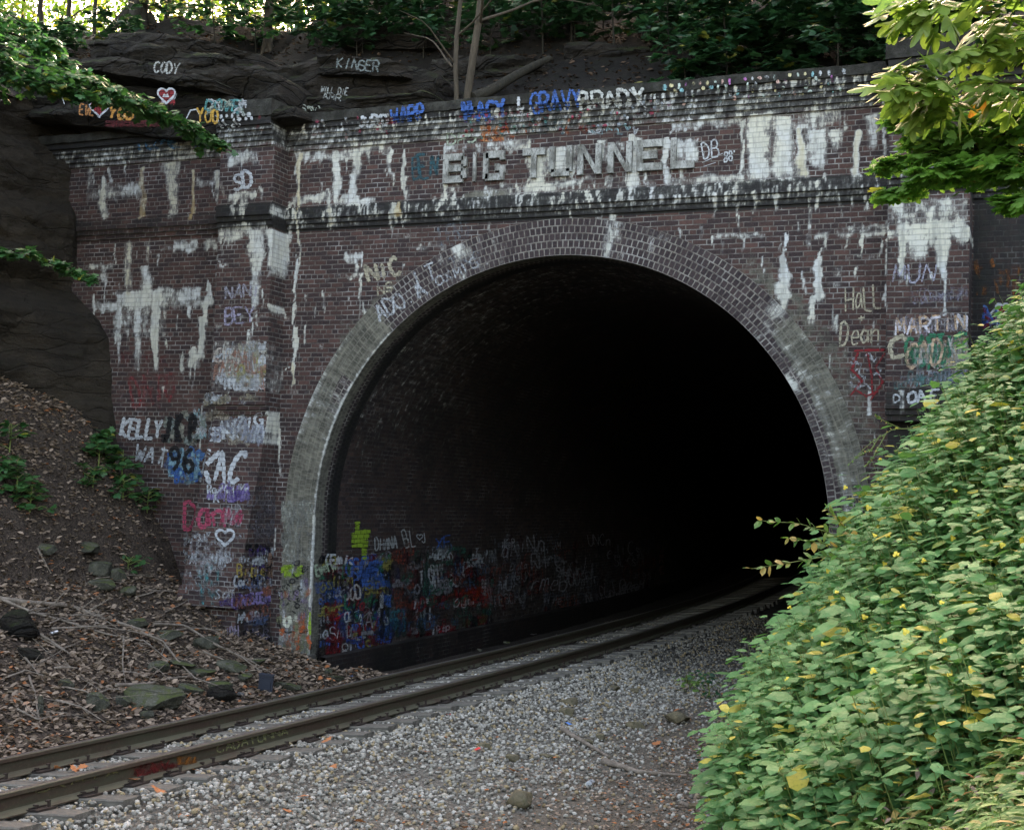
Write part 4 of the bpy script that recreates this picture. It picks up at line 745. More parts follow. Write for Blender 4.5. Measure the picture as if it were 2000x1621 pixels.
def hit(u, v, f=None, d0=4., d1=60.):
    """where the line of sight through (u, v) meets a height field"""
    f = f or (lambda x, y: G(x, np.minimum(y, .1))); dd = np.arange(d0, d1, .06); P = CAM+ray(u, v)[None]*(dd[:, None]/F_PX); b = P[:, 2] < f(P[:, 0], P[:, 1]); i = int(np.argmax(b)) if b.any() else len(dd)-1
    p = P[i].copy(); p[2] = float(f(p[0], p[1])); return p
def lines(a, b, st, far):
    m = np.arange(a, b+1e-6, st); lo = a-np.geomspace(st*2, far, 14); hi = b+np.geomspace(st*2, far, 14); return np.concatenate([lo[::-1], m, hi])
gx_ = lines(-10, 9, .11, 180); gy_ = np.concatenate([-16-np.geomspace(.3, 180, 14)[::-1], np.arange(-16, 1, .11), [1.05, 1.5], np.arange(2, 40, .6), np.arange(42, 121, 3), [150, 220]])
GX, GY = np.meshgrid(gx_, gy_, indexing='ij'); GZ = G(GX, GY)
ground = mesh("ground", np.stack([GX, GY, GZ], -1).reshape(-1, 3), grid_faces(len(gx_), len(gy_)), MAT['ground'], smooth=True)
tag(ground, kind="structure")

# ------------------------------------------------------------------ track
railp = np.array([(-.076, -.180), (.076, -.180), (.076, -.170), (.02, -.150), (.0085, -.14), (.0085, -.052), (.018, -.045), (.037, -.038), (.037, -.008), (.03, -.001), (.012, .001), (-.012, .001), (-.03, -.001), (-.037, -.008), (-.037, -.038), (-.018, -.045), (-.0085, -.052), (-.0085, -.14), (-.02, -.150), (-.076, -.170)])
def rail_c(y, s): nx_, ny = track_n(y); return np.array([track_x(y)+s*GAUGE*nx_, y+s*GAUGE*ny, 0 if s < 0 else .149]), nx_, ny
ry = np.concatenate([np.arange(-18, 30, .5), np.arange(30, 110, 2.)])
for s_i, lab in ((-1, "far rusty steel rail running beside the leaf-strewn bank into the tunnel"), (1, "near rail with worn red and orange paint on its web, beside the open gravel")):
    vv = []
    for y_ in ry:
        c, a, b = rail_c(y_, s_i)
        for px, pz in railp: vv.append([c[0]+px*a, c[1]+px*b, c[2]+pz])
    k = len(railp); n = len(ry); f = [[i*k+j, (i+1)*k+j, (i+1)*k+(j+1) % k, i*k+(j+1) % k] for i in range(n-1) for j in range(k)]
    o0 = rail_c(-8., s_i)[0]
    ro_ = mesh("rail", np.array(vv)-o0, np.array(f), MAT['rail'], None, loc=tuple(o0)); tag(ro_, lab, "rail", "rails of the track")
    if s_i > 0:
        def on_web(u, v, off=.0):
            y = -8.
            for _ in range(14):
                p = atx(u, v, track_x(y)+GAUGE*track_n(y)[0]+.0125); y = .4*y+.6*min(max(p[1], -14), 4)
            return np.array(p)+np.array([.004, 0, 0]), (p[1], p[2], 0)
        Paint(on_web).scrib(262, 1492, 345, 1512, 34, 6, [(.16, .02, .018), (.12, .02, .015)], .35).text("LAV", 268, 1514, 335, 1496, 16, 4, (.26, .03, .025), .8).scrib(346, 1478, 382, 1490, 12, 5, [(.26, .10, .02)], .5).done(ro_, tuple(-o0))
        Paint(on_web).text("CADATUNNA", 425, 1470, 565, 1432, 14, 3, (.2, .2, .09), 1.1).text("BRATA", 70, 1548, 240, 1510, 15, 3, (.2, .18, .08), .9).done(ro_, tuple(-o0))
# ties: every one a thing (> tie_plate > spike)
def tie_mesh(seed):
    mb = MB(); L_, W_, H_ = 2.6, .225, .17; nx_, nw = 26, 4
    v, f, m = [], [], 0
    loop = [(-W_/2, -H_), (-W_/2, -H_*.5), (-W_/2, -.012), (-W_/2+.012, 0), (-.04, .0), (.04, 0), (W_/2-.012, 0), (W_/2, -.012), (W_/2, -H_*.5), (W_/2, -H_)]
    xs_ = np.linspace(-L_/2, L_/2, nx_); V_ = np.array([[x, a, b] for x in xs_ for a, b in loop]); k = len(loop)
    V_ = V_+np.stack([vnoise(V_*np.array([1, 3, 3])+seed*5, 2., seed+q) for q in range(3)], -1)*np.array([.012, .012, .01])
    V_[:, 2] -= .02*np.maximum(0, np.abs(V_[:, 0])-1.15)*vnoise(V_, 8., seed)**2*8
    f = [[i*k+j, i*k+(j+1) % k, (i+1)*k+(j+1) % k, (i+1)*k+j] for i in range(nx_-1) for j in range(k)]
    mb.add(V_, f)
    for e, o in ((0, 0), (nx_-1, 1)): mb.add(V_[e*k:e*k+k], [[0, j, j+1] if o else [0, j+1, j] for j in range(1, k-1)])
    return mb
ty = -11.6; i = 0; tie_protos = []
tie_y = []
while ty < 32: tie_y.append(ty); ty += .508
pl_mb = MB(); pl_mb.box((0, 0, .009), (.34, .19, .016)); pl_mb.box((-.078, 0, .022), (.012, .19, .014)); pl_mb.box((.078, 0, .022), (.012, .19, .014))
sp_mb = MB(); sp_mb.box((0, 0, .03), (.018, .018, .06)); sp_mb.box((-.006, 0, .062), (.036, .026, .012))
paint_words = ["nearest", "second nearest", "third nearest"]
def ord_(n): return {1: 'first', 2: 'second', 3: 'third'}.get(n, str(n)+'th')
plate_me = spike_me = None
for i, y_ in enumerate(tie_y):
    vis = i-0
    x_ = track_x(y_); a, b = track_n(y_); ang_ = math.atan2(b, a)+random.uniform(-.03, .03)
    root_ = empty("railway_tie", (x_+random.uniform(-.05, .04), y_+random.uniform(-.03, .03), .0745-.186+random.uniform(-.024, .004)))
    root_.rotation_euler = (random.uniform(-.02, .02), -math.atan(.0993), ang_)
    near = y_ < 3
    if i < 8: tie_protos.append(tie_mesh(i).build("timber", MAT['tie'], root_)); tm = tie_protos[-1]
    else:
        tm = tie_protos[i % 8].copy(); C.collection.objects.link(tm); tm.parent = root_
    if y_ < 12:
        for sx in (-1, 1):
            if plate_me is None: p_ = pl_mb.build("tie_plate", MAT['iron'], root_); plate_me = p_.data
            else: p_ = bpy.data.objects.new("tie_plate", plate_me); link(p_, root_)
            p_.location = (sx*GAUGE, 0, 0)
            for sp in ((-.1, .05), (.1, -.05), (.13, .06)):
                if near:
                    if spike_me is None: q_ = sp_mb.build("spike", MAT['iron'], p_); spike_me = q_.data
                    else: q_ = bpy.data.objects.new("spike", spike_me); link(q_, p_)
                    q_.location = (sp[0], sp[1], -.02 if abs(sp[0]) < .12 else 0.); q_.rotation_euler = (random.uniform(-.15, .15), 0, math.pi*(sp[0] < 0))
    if y_ < -.3: lab = "grey weathered railway tie outside the tunnel, %s from the bottom left of the photo" % ord_(i+1)
    else: lab = "railway tie in the dark inside the tunnel mouth"
    tag(root_, lab, "railway tie", "ties under the track")

# ------------------------------------------------------------------ loose stone, litter of leaves (stuff)
ico = bpy.data.meshes.new("ico"); import bmesh
bm_ = bmesh.new(); bmesh.ops.create_icosphere(bm_, subdivisions=1, radius=1.); IV = np.array([v.co[:] for v in bm_.verts]); IF = np.array([[v.index for v in f.verts] for f in bm_.faces]); bm_.free(); bpy.data.meshes.remove(ico)
def rand_rot(n):
    q = rng.normal(size=(n, 4)); q /= np.linalg.norm(q, axis=1)[:, None]; w, x, y, z = q.T
    return np.stack([1-2*(y*y+z*z), 2*(x*y-z*w), 2*(x*z+y*w), 2*(x*y+z*w), 1-2*(x*x+z*z), 2*(y*z-x*w), 2*(x*z-y*w), 2*(y*z+x*w), 1-2*(x*x+y*y)], 1).reshape(n, 3, 3)
def stones(name, pos, size, mat, parent=None, flat=.65, tint=None, sick=None, tpl=12):
    n = len(pos); k = len(IV); tp = []
    for i in range(tpl):
        v = IV*np.array([1, rng.uniform(.6, .95), rng.uniform(flat*.7, flat*1.3)]); v = v*(1+.22*vnoise(IV+i*9.3, 1.3, i)[:, None])
        for _ in range(3):                                   # chisel flats
            d = rng.normal(size=3); d /= np.linalg.norm(d); h = rng.uniform(.45, .7); s = v@d; v = v-np.maximum(s-h, 0)[:, None]*d
        tp.append(v)
    tp = np.array(tp)[rng.integers(0, tpl, n)]; R_ = rand_rot(n)
    yaw = rng.uniform(0, 2*np.pi, n); c, s = np.cos(yaw), np.sin(yaw); o, l = np.zeros(n), np.ones(n)
    Rz = np.stack([c, -s, o, s, c, o, o, o, l], 1).reshape(n, 3, 3); mixm = rng.random(n) < .45
    R_ = np.where(mixm[:, None, None], Rz, R_)
    V_ = np.einsum('nij,nkj->nki', R_, tp)*np.asarray(size)[:, None, None]+pos[:, None]
    F_ = (IF[None]+(np.arange(n)*k)[:, None, None]).reshape(-1, 3)
    t = rng.random(n) if tint is None else tint; s_ = rng.random(n) if sick is None else sick
    return mesh(name, V_.reshape(-1, 3), F_, mat, parent, {"tint": np.repeat(t, k), "sick": np.repeat(s_, k)})
def scatter(n, x0, x1, y0, y1): return rng.uniform(x0, x1, n), rng.uniform(y0, y1, n)
bx, by = scatter(100000, -3.2, 5.0, -12., 12.); c_ = bx-(-.62757+.0174253*by-.00216106*by*by)
dens = 1.*sstep(-2.1, -1.7, c_)*(1-.72*sstep(2.2, 3.9, c_+.5*vnoise(np.stack([bx, by, bx*0], -1), .8, 44)))*(1-.45*sstep(0, 4, by))
bare = vnoise(np.stack([bx, by, bx*0], -1), .7, 61); dens = dens*(1-.75*sstep(.15, .45, bare)*sstep(1.6, 2.4, c_))
k_ = rng.random(len(bx)) < dens; bx, by, c_ = bx[k_], by[k_], c_[k_]
sz = rng.uniform(.011, .031, len(bx))*(1+.25*(rng.random(len(bx)) < .1))
gz = G(bx, by)+sz*.3+.012*rng.random(len(bx))+.03*sstep(.9, 1.3, np.abs(c_))*sstep(2.2, 1.6, np.abs(c_))
in_tie = np.abs(((by-(-11.6)+.254) % .508)-.254) < .12
top_tie = .0745+.0993*np.clip(c_, -1.35, 1.35)-.186
k_ = ~((in_tie & (np.abs(c_) < 1.3) & (rng.random(len(bx)) < np.where(c_ > .8, .96, .7))) | (np.abs(np.abs(c_)-GAUGE) < .09))
gz = np.where(np.abs(c_) < 1.55, np.minimum(gz+.02, top_tie-.034+.04*rng.random(len(bx))), gz)
inward = sstep(.6, 3, by)  # ballast tint turns darker from the tunnel mouth inward
stn = stones("ballast", np.stack([bx, by, gz], 1)[k_], sz[k_], MAT['stone'], tint=np.clip(rng.random(k_.sum())*.85+.12-.45*inward[k_], 0, 1))
tag(stn, "loose grey limestone ballast between and beside the rails", "ballast", kind="stuff")

# ---- leaves: templates (x along the leaf, y across, z up)
OVAL = (np.array([[0, 0, 0], [.33, 0, .03], [.68, 0, .02], [1, 0, -.08], [.2, .28, .035], [.62, .30, .0], [.2, -.28, .035], [.62, -.30, .0]]), [[0, 1, 4], [4, 1, 5], [1, 2, 5], [2, 3, 5], [0, 6, 1], [6, 7, 1], [1, 7, 2], [2, 7, 3]])
LANCE = (np.array([[0, 0, 0], [.5, 0, .04], [1, 0, -.12], [.28, .13, .06], [.65, .12, .02], [.28, -.13, .06], [.65, -.12, .02]]), [[0, 1, 3], [3, 1, 4], [1, 2, 4], [0, 5, 1], [5, 6, 1], [1, 6, 2]])
_mp = np.array([[0, 0], [.12, .3], [-.02, .48], [.22, .42], [.36, .62], [.45, .4], [.62, .5], [.6, .22], [.82, .2], [1, 0]]); _mp = np.vstack([_mp, _mp[-2:0:-1]*[1, -1]])
MAPLE = (np.vstack([[.38, 0, .03], np.column_stack([_mp, -.12*np.abs(_mp[:, 1])**1.3-.05*_mp[:, 0]**2])]), [[0, i+1, (i+1) % len(_mp)+1] for i in range(len(_mp))])
_sp = np.array([[0, 0], [.3, .1], [.5, .3], [.72, .44], [.8, .36], [.62, .16], [.85, .17], [1.05, .1], [1.12, 0]]); _sp = np.vstack([_sp, _sp[-2:0:-1]*[1, -1]])
SASS = (np.vstack([[.55, 0, .02], np.column_stack([_sp, -.1*np.abs(_sp[:, 1])-.12*_sp[:, 0]**2])]), [[0, i+1, (i+1) % len(_sp)+1] for i in range(len(_sp))])
DIAM = (np.array([[0, 0, 0], [.5, .28, .05], [1, 0, 0], [.5, -.28, -.05]]), [[0, 1, 2], [0, 2, 3]])
CURL = (np.array([[0, 0, 0], [.35, .3, .14], [.5, 0, -.02], [.4, -.32, .1], [1, .05, .12], [.75, .24, .2]]), [[0, 2, 1], [0, 3, 2], [2, 4, 5], [1, 2, 5], [3, 4, 2]])
def unit(a): return a/(np.linalg.norm(a, axis=-1, keepdims=True)+1e-9)
def leaf_geo(pos, d, nrm_, size, tpl):
    X_ = unit(d); Z_ = unit(nrm_-np.sum(nrm_*X_, 1)[:, None]*X_); Y_ = np.cross(Z_, X_); T = tpl[0]
    V_ = pos[:, None]+np.asarray(size)[:, None, None]*(T[None, :, 0, None]*X_[:, None]+T[None, :, 1, None]*Y_[:, None]+T[None, :, 2, None]*Z_[:, None])
    k = len(T); F_ = (np.array(tpl[1])[None]+(np.arange(len(pos))*k)[:, None, None]).reshape(-1, 3); return V_.reshape(-1, 3), F_
def leaves(name, pos, d, nrm_, size, tpl, mat, parent=None, sickp=.04, origin=(0, 0, 0), tint=None):
    n = len(pos); size = np.broadcast_to(size, (n,)); V_, F_ = leaf_geo(np.asarray(pos)-np.array(origin), d, nrm_, size, tpl); k = len(tpl[0])
    t = rng.random(n) if tint is None else np.clip(tint, 0, 1); s = (rng.random(n) < sickp)*rng.uniform(.5, 1, n)
    return mesh(name, V_, F_, mat, parent, {"tint": np.repeat(t, k), "sick": np.repeat(s, k)}, smooth=False)
def jitter(n, s): return rng.normal(size=(n, 3))*s
# fallen leaves on the left bank and between the rails
n = 42000; lx, ly = scatter(n, -9.6, -1.75, -13.5, .0); lz = G(lx, ly)
k_ = (rng.random(n) < (.25+.75*sstep(-2.0, -2.7, lx))*(1-.55*sstep(.0, .5, vnoise(np.stack([lx, ly, lx*0], -1), .55, 90))*sstep(-4.3, -5.5, lx))); lx, ly, lz = lx[k_], ly[k_], lz[k_]; n = len(lx)
a_ = rng.uniform(0, 6.3, n); lv = leaves("leaf_litter", np.stack([lx, ly, lz+.012+.02*rng.random(n)], 1), np.stack([np.cos(a_), np.sin(a_), rng.normal(size=n)*.25], 1), np.array([0, 0, 1])+jitter(n, .4), rng.uniform(.045, .11, n), CURL, MAT['dead_leaf'], sickp=.06)
tag(lv, "brown fallen leaves covering the left bank", "leaf litter", kind="stuff")
n = 24000; lx, ly = scatter(n, 1.0, 5.6, -12.5, 0); k_ = rng.random(n) < .08+.92*sstep(1.8, 3.8, lx+.6*vnoise(np.stack([lx, ly, lx*0], -1), .9, 77)); lx, ly = lx[k_], ly[k_]; n = len(lx); a_ = rng.uniform(0, 6.3, n)
lv = leaves("wood_chips_and_leaves", np.stack([lx, ly, G(lx, ly)+.02], 1), np.stack([np.cos(a_), np.sin(a_), a_*0], 1), np.array([0, 0, 1])+jitter(n, .35), rng.uniform(.02, .055, n), CURL, MAT['dead_leaf'], sickp=.12)
tag(lv, "small brown leaves and chips strewn over the gravel at the foot of the green bank", "leaf litter", kind="stuff")
# single rust-coloured leaves one can pick out
oak_px = [(118, 1492), (135, 1497), (172, 1494), (118, 1578), (215, 1541), (262, 1548), (268, 1532), (306, 1579), (372, 1530), (366, 1598), (647, 1476), (835, 1468), (1000, 1492), (565, 1580), (608, 1555), (520, 1545), (905, 1590), (1145, 1397), (480, 1612), (645, 1502), (1210, 1500), (690, 1590), (860, 1442), (1060, 1350), (1290, 1430), (1330, 1370)]
ip = np.array([atz(u, v, -.1) for u, v in oak_px]); lvm = None
for p in ip:
    z_ = float(G(p[0], p[1])); cc = p[0]-track_x(p[1])
    if abs(cc) < 1.35: z_ = max(z_, .0745+.0993*cc-.186)
    if lvm is None:
        V_, F_ = leaf_geo(np.zeros((1, 3)), np.array([[1, 0, .1]]), np.array([[0, 0, 1.]]), np.array([.11]), MAPLE)
        V_[:, 2] += .25*np.abs(V_[:, 1])+.02; N_ = len(V_)
        o = mesh("fallen_leaf", V_, F_, MAT['dead_leaf'], None, {"tint": np.full(N_, .8), "sick": np.full(N_, 1.)}); lvm = o.data
    else: o = link(bpy.data.objects.new("fallen_leaf", lvm))
    o.location = (p[0], p[1], z_+.02); o.rotation_euler = (random.uniform(-.5, .5), random.uniform(-.4, .4), random.uniform(0, 6.3)); sc_ = random.uniform(.7, 1.2); o.scale = (sc_,)*3
    tag(o, "rust-brown curled leaf lying on the pale gravel of the track", "leaf", "single fallen leaves on the gravel")

# ------------------------------------------------------------------ cliff, ledges and hillside
edge = [aty(u, v, 0.) for u, v in ((150, 230), (146, 320), (150, 450), (152, 570), (188, 615), (214, 660), (222, 730), (224, 790), (228, 850), (250, 900))]
ez = np.array([p[2] for p in edge])[::-1]; ex = np.array([p[0] for p in edge])[::-1]
cz = np.linspace(-.6, 9.3, 200); ns = 200; tt = np.linspace(0, 1, ns)**1.4
CV = np.zeros((200, ns, 3))
for i, z in enumerate(cz):
    xe = np.interp(z, ez, ex) if z > ez[0] else ex[0]
    uc = -.75*sstep(5.6, 4.6, z)*1.
    P = np.array([(xe, .12), (xe-.05, -.12), (xe-.35, -.45), (min(xe-.6, -9.4)+uc*.3, -1.3), (-9.5+uc, -3), (-9.1+uc, -6), (-9.2+uc*.5, -11), (-10.5, -20)]); sl = np.linspace(0, 1, len(P))
    CV[i, :, 0] = np.interp(tt, sl**1.2, P[:, 0]); CV[i, :, 1] = np.interp(tt, sl**1.2, P[:, 1]); CV[i, :, 2] = z
lay_ = vnoise(CV*np.array([.12, .12, 1.]), 1.7, 12, 2); lay_ = np.round(lay_*5)/5*.6+lay_*.4; d_ = .34*lay_+.22*vnoise(CV, .7, 14)+.12*np.abs(vnoise(CV*np.array([.7, .7, 1.6]), 2., 15))+.05*vnoise(CV, 7., 16)
fade = sstep(.0, .16, tt)[None]; CV[..., 0] += d_*fade; CV[..., 1] -= .4*d_*fade
cl = mesh("cliff", CV.reshape(-1, 3)-np.array([-9.3, -3, 0]), grid_faces(200, ns), MAT['rock_face'], None, smooth=True, loc=(-9.3, -3, 0))
tag(cl, "brown sandstone cliff face left of the brick wing wall, undercut and dark below", "cliff", kind="thing")
def H(x, y):
    x, y = np.broadcast_arrays(np.asarray(x, float), np.asarray(y, float)); P = np.stack([x, y, x*0], -1)
    cap = 13.3+.3*vnoise(P, .3, 33)+11*sstep(-8.2, -4., x); z = 8.2+np.where(x < -8, .76, .86)*np.maximum(y-.2, 0)
    lf = sstep(-9.3, -10.2, x); z = z+lf*.7
    z = np.where(x < -9.6, np.maximum(z, 9.7), z)
    z = np.minimum(z, cap)-.12*np.maximum(y-12, 0)*(x < -9)
    return z+.35*vnoise(P, .5, 34)*sstep(.3, 2, y+4*(x < -9.6))+.12*vnoise(P, 2., 35)
hx = np.concatenate([np.arange(-60, -22, 2.), np.arange(-22, 12, .25), np.arange(12, 60, 2.)]); hy = np.concatenate([np.arange(.35, 16, .22), np.arange(16, 80, 2.5)])
HX, HY = np.meshgrid(hx, hy, indexing='ij')
hill = mesh("hillside", np.stack([HX, HY, H(HX, HY)], -1).reshape(-1, 3), grid_faces(len(hx), len(hy)), MAT['moss_soil'], smooth=True); tag(hill, kind="structure")
hx2 = np.concatenate([np.arange(-60, -16, 2.), np.arange(-16, -9.95, .3)]); hy2 = np.arange(-30, .36, .5); HX2, HY2 = np.meshgrid(hx2, hy2, indexing='ij')
HZ2 = H(HX2, np.full_like(HY2, .35)); HZ2 = HZ2-.5*sstep(-11.2, -9.9, HX2)*sstep(.35, -.8, HY2)
h2 = mesh("cliff_top_ground", np.stack([HX2, HY2, HZ2], -1).reshape(-1, 3), grid_faces(len(hx2), len(hy2)), MAT['moss_soil'], smooth=True); tag(h2, kind="structure")
def ledge(outline, y0, depth, label, seed, mat='rock', slope=0., rough=1., group="sandstone ledges above the portal"):
    """bedded rock slab: its front lies on the plane y0 between a top and a bottom line, real depth behind"""
    us = np.linspace(outline[0][0], outline[-1][0], max(20, int((outline[-1][0]-outline[0][0])/7))); o = np.array(outline, float)
    vt = np.interp(us, o[:, 0], o[:, 1]); vb = np.interp(us, o[:, 0], o[:, 2]); rows = []
    for k, (u, a, b) in enumerate(zip(us, vt, vb)):
        T_, B_ = aty(u, a, y0), aty(u, b, y0); x = .5*(T_[0]+B_[0]); zt, zb_ = T_[2], B_[2]; h = max(zt-zb_, .05); q = []
        for s in np.linspace(0, 1, 14): q.append((x, y0+.12*h*abs(2*s-1)**3, zb_+h*s))
        for s in np.linspace(0, 1, 8)[1:]: q.append((x, y0+.12*h+depth*s, zt+slope*depth*s+.02))
        for s in np.linspace(0, 1, 5)[1:]: q.append((x, y0+.12*h+depth, zt+slope*depth+(zb_-zt-slope*depth)*s))
        for s in np.linspace(0, 1, 7)[1:-1]: q.append((x, y0+.12*h+depth*(1-s), zb_))
        rows.append(q)
    V_ = np.array(rows); k = V_.shape[1]; n = len(us)
    fr = np.minimum(1, np.minimum(np.arange(n), np.arange(n)[::-1])/3.)[:, None]; mid_ = V_.mean(1, keepdims=True); V_ = mid_+(V_-mid_)*(.15+.85*fr[..., None]**.6)
    strat = vnoise(V_*np.array([.3, .3, 3.])+seed, 1.6, seed+1, 2); strat = np.round(strat*4)/4*.7+strat*.3
    V_ += np.stack([.06*vnoise(V_+seed, 1.7, seed), -.26*strat-.08*np.abs(vnoise(V_, 3.1, seed+4))-.05*vnoise(V_, 8., seed+3), .05*vnoise(V_+seed, 2.5, seed+2)], -1)*rough
    c = V_.reshape(-1, 3).mean(0); f = np.array([[i*k+j, (i+1)*k+j, (i+1)*k+(j+1) % k, i*k+(j+1) % k] for i in range(n-1) for j in range(k)])
    caps = [[0, j, j+1] for j in range(1, k-1)]+[[(n-1)*k, (n-1)*k+j+1, (n-1)*k+j] for j in range(1, k-1)]
    o_ = mesh("rock_ledge", V_.reshape(-1, 3)-c, [f, np.array(caps)], MAT[mat], None, smooth=True, loc=tuple(c)); o_.data.set_sharp_from_angle(angle=.7)
    tag(o_, label, "rock ledge", group); return o_, c
for _i, (_u, _v, _w, _h) in enumerate([(760, 70, 120, 40), (880, 66, 130, 36), (1000, 88, 110, 34), (1130, 48, 140, 36), (1230, 66, 110, 30), (700, 20, 120, 30), (1300, 40, 120, 40), (1000, 30, 120, 26)]):
    ledge([(_u-_w/2, _v, _v+_h), (_u-_w/5, _v-6, _v+_h), (_u+_w/4, _v-2, _v+_h-4), (_u+_w/2, _v+6, _v+_h-8)], 2.0+(150-_v)/30., 2., "dark broken rock jutting from the shaded slope above the parapet", 30+_i, group="broken rocks on the shaded slope")
LA, cA = ledge([(-120, 150, 252), (0, 150, 240), (80, 158, 236), (200, 168, 246), (330, 170, 266), (430, 184, 262), (540, 204, 236), (600, 212, 228)], -.55, 3.5, "long rock ledge overhanging the left wing wall, sprayed with red hearts", 1)
LB, cB = ledge([(92, 106, 130), (200, 106, 140), (280, 120, 152), (360, 140, 168), (440, 162, 176)], -.75, 3., "thin projecting rock shelf above the overhang with the hearts", 2)
LC, cC = ledge([(160, 78, 112), (300, 88, 160), (380, 100, 172), (480, 116, 190), (570, 160, 206)], -.35, 4., "dark rock face sprayed with a short white name above the shelf", 3)
LD, cD = ledge([(430, 124, 204), (540, 132, 218), (620, 112, 214), (720, 120, 218), (800, 128, 216), (870, 150, 206)], .55, 3.5, "big dark boulder behind the left end of the parapet", 4)
LE, cE = ledge([(596, 106, 138), (660, 104, 142), (740, 112, 144), (800, 126, 150)], .3, 2.5, "pale-faced rock slab lettered in faint white above the dark boulder", 5)
LF, cF = ledge([(470, 180, 214), (600, 192, 224), (760, 190, 214), (850, 176, 200)], .3, 1.5, "low dark rock lying directly on the parapet left of the twin saplings", 6)
ledge([(190, 60, 86), (300, 66, 100), (420, 86, 116), (520, 108, 132)], .3, 3., "mossy uppermost ledge below the big tree", 16)
ledge([(1085, 84, 142), (1130, 78, 140), (1220, 92, 140), (1315, 98, 152)], 2.4, 2.5, "squared rock block on the slope right of the leaning log", 7)
ledge([(820, 118, 165), (900, 108, 158), (1010, 112, 168), (1090, 130, 165)], 2.2, 2., "flat-topped rock outcrop behind the twin saplings", 8)
ledge([(1360, 26, 66), (1460, 18, 60), (1560, 22, 64), (1640, 40, 66)], 4.5, 2.5, "pale rock band high on the slope behind the green saplings", 9)
ledge([(640, 52, 90), (760, 46, 96), (860, 60, 98)], 3.4, 2.5, "rock shelf half buried in leaves on the upper slope", 10)
ledge([(960, 20, 62), (1080, 12, 58), (1200, 28, 66)], 6., 2.5, "rock band near the top edge above the leaning log", 11)
s_ = Paint(on_y(-.86)); s_.text("CODY", 300, 142, 350, 146, 22, 3.2, (.36, .37, .36), .75).done(LC, tuple(-cC))
s_ = Paint(on_y(-.80)); s_.heart(194, 210, 19, 3.5, WH, RD).heart(325, 186, 17, 3.5, WH, RD).text("EVE", 155, 224, 184, 226, 20, 3.4, (.4, .18, .06), 1.).text("YOU", 212, 230, 262, 234, 26, 5, (.5, .24, .05), 1.1).fill(205, 236, 322, 248, (.09, .01, .012), .6)
s_.text("YOO", 385, 240, 430, 240, 26, 4, (.5, .3, .05), 1.1).line([[364, 232], [372, 216], [384, 214], [392, 228]], 4, WH, 1.1).line([[118, 182], [126, 204]], 3, WH).line([[114, 168], [118, 186]], 3, WH).text("LOVE", 400, 212, 470, 220, 20, 3.5, (.08, .25, .25), .9).scrib(400, 196, 480, 224, 18, 4, [(.08, .2, .22), WH, (.3, .35, .3)], .6).scrib(310, 184, 345, 206, 6, 4, [RD, WH], .7).done(LA, tuple(-cA))
s_ = Paint(on_y(.06)); s_.text("KINSER", 658, 132, 742, 142, 20, 3, (.15, .18, .18), .8).done(LE, tuple(-cE))
s_ = Paint(on_y(.2)); s_.text("WILL DIE", 626, 180, 680, 186, 12, 2.2, (.28, .3, .29), .7).text("AMR", 630, 194, 668, 198, 12, 2.2, (.28, .3, .29), .7).done(LD, tuple(-cD))
s_ = Paint(on_y(.12)); s_.text("KS", 570, 216, 600, 218, 14, 2.6, (.3, .33, .3), 1.).scrib(600, 208, 640, 216, 6, 2.5, [(.3, .33, .28)], .8).done(LF, tuple(-cF))

# ------------------------------------------------------------------ trees
def wiggle(P, n, amp, seed):
    P = np.asarray(P, float); s = np.linspace(0, 1, len(P)); t = np.linspace(0, 1, n)
    Q = np.stack([np.interp(t, s, P[:, i]) for i in range(3)], 1)
    return Q+np.stack([vnoise(Q+seed*3.3, .8, seed+i, 2) for i in range(3)], 1)*amp
def tree(x, y, z, h, r, lean, crown_z, crown_r, nl, ls, bark, leafm, label, seed, flare=1.6, sick=.05, name="tree", low=None):
    root_ = empty(name, (x, y, z-.15)); tag(root_, label, "tree", "trees on the hillside above the portal")
    top = np.array([lean[0], lean[1], h]); P = wiggle([(0, 0, 0), (0, 0, .5), top*.5, top], 22, .12, seed); P[:2] = [(0, 0, -.3), (0, 0, .15)]
    s = np.linspace(0, 1, 22); rad = r*(1-.62*s)*(1+(flare-1)*np.exp(-s*h/.35)); mb = MB(); mb.tube(P, rad, 10)
    R_ = random.Random(seed); ends = []
    for k in range(9):
        t = R_.uniform(.45, .97); b = P[int(t*21)]; a = R_.uniform(0, 6.28); L_ = crown_r*R_.uniform(.5, .95); e = b+np.array([math.cos(a)*L_, math.sin(a)*L_, R_.uniform(.2, .7)*L_])
        mb.tube(wiggle([b, (b+e)/2+[0, 0, .15*L_], e], 8, .1, seed+k), np.linspace(r*.35, r*.06, 8), 5); ends.append(e)
    for k in range(5):                                        # root flare
        a = k*1.256+R_.random(); mb.tube([(math.cos(a)*r*.6, math.sin(a)*r*.6, .45*flare-.3), (math.cos(a)*r*1.1*flare, math.sin(a)*r*1.1*flare, .0), (math.cos(a)*r*1.7*flare, math.sin(a)*r*1.7*flare, -.3)], [r*.5, r*.32, r*.12], 6)
    mb.build("trunk", bark, root_, smooth=True)
    rg = np.random.default_rng(seed); cl_ = np.array([P[-1]]+ends); ci = rg.integers(0, len(cl_), nl); d = unit(rg.normal(size=(nl, 3)))*(rg.random((nl, 1))**.5)*np.array([crown_r*.62, crown_r*.62, crown_r*.4])
    pos = cl_[ci]+d; gap = vnoise(pos, .9, seed+5) > -.12; pos = pos[gap]; pos = pos[pos[:, 2] > crown_z]; n = len(pos)
    leaves("crown", pos, rg.normal(size=(n, 3))*[1, 1, .35], np.array([0, 0, 1])+rg.normal(size=(n, 3))*.5, ls*rg.uniform(.7, 1.3, n), DIAM if ls > .16 else MAPLE, leafm, root_, sick)
    return root_
def Hc(x, y): return np.where(y > .4, H(x, y), -99.)
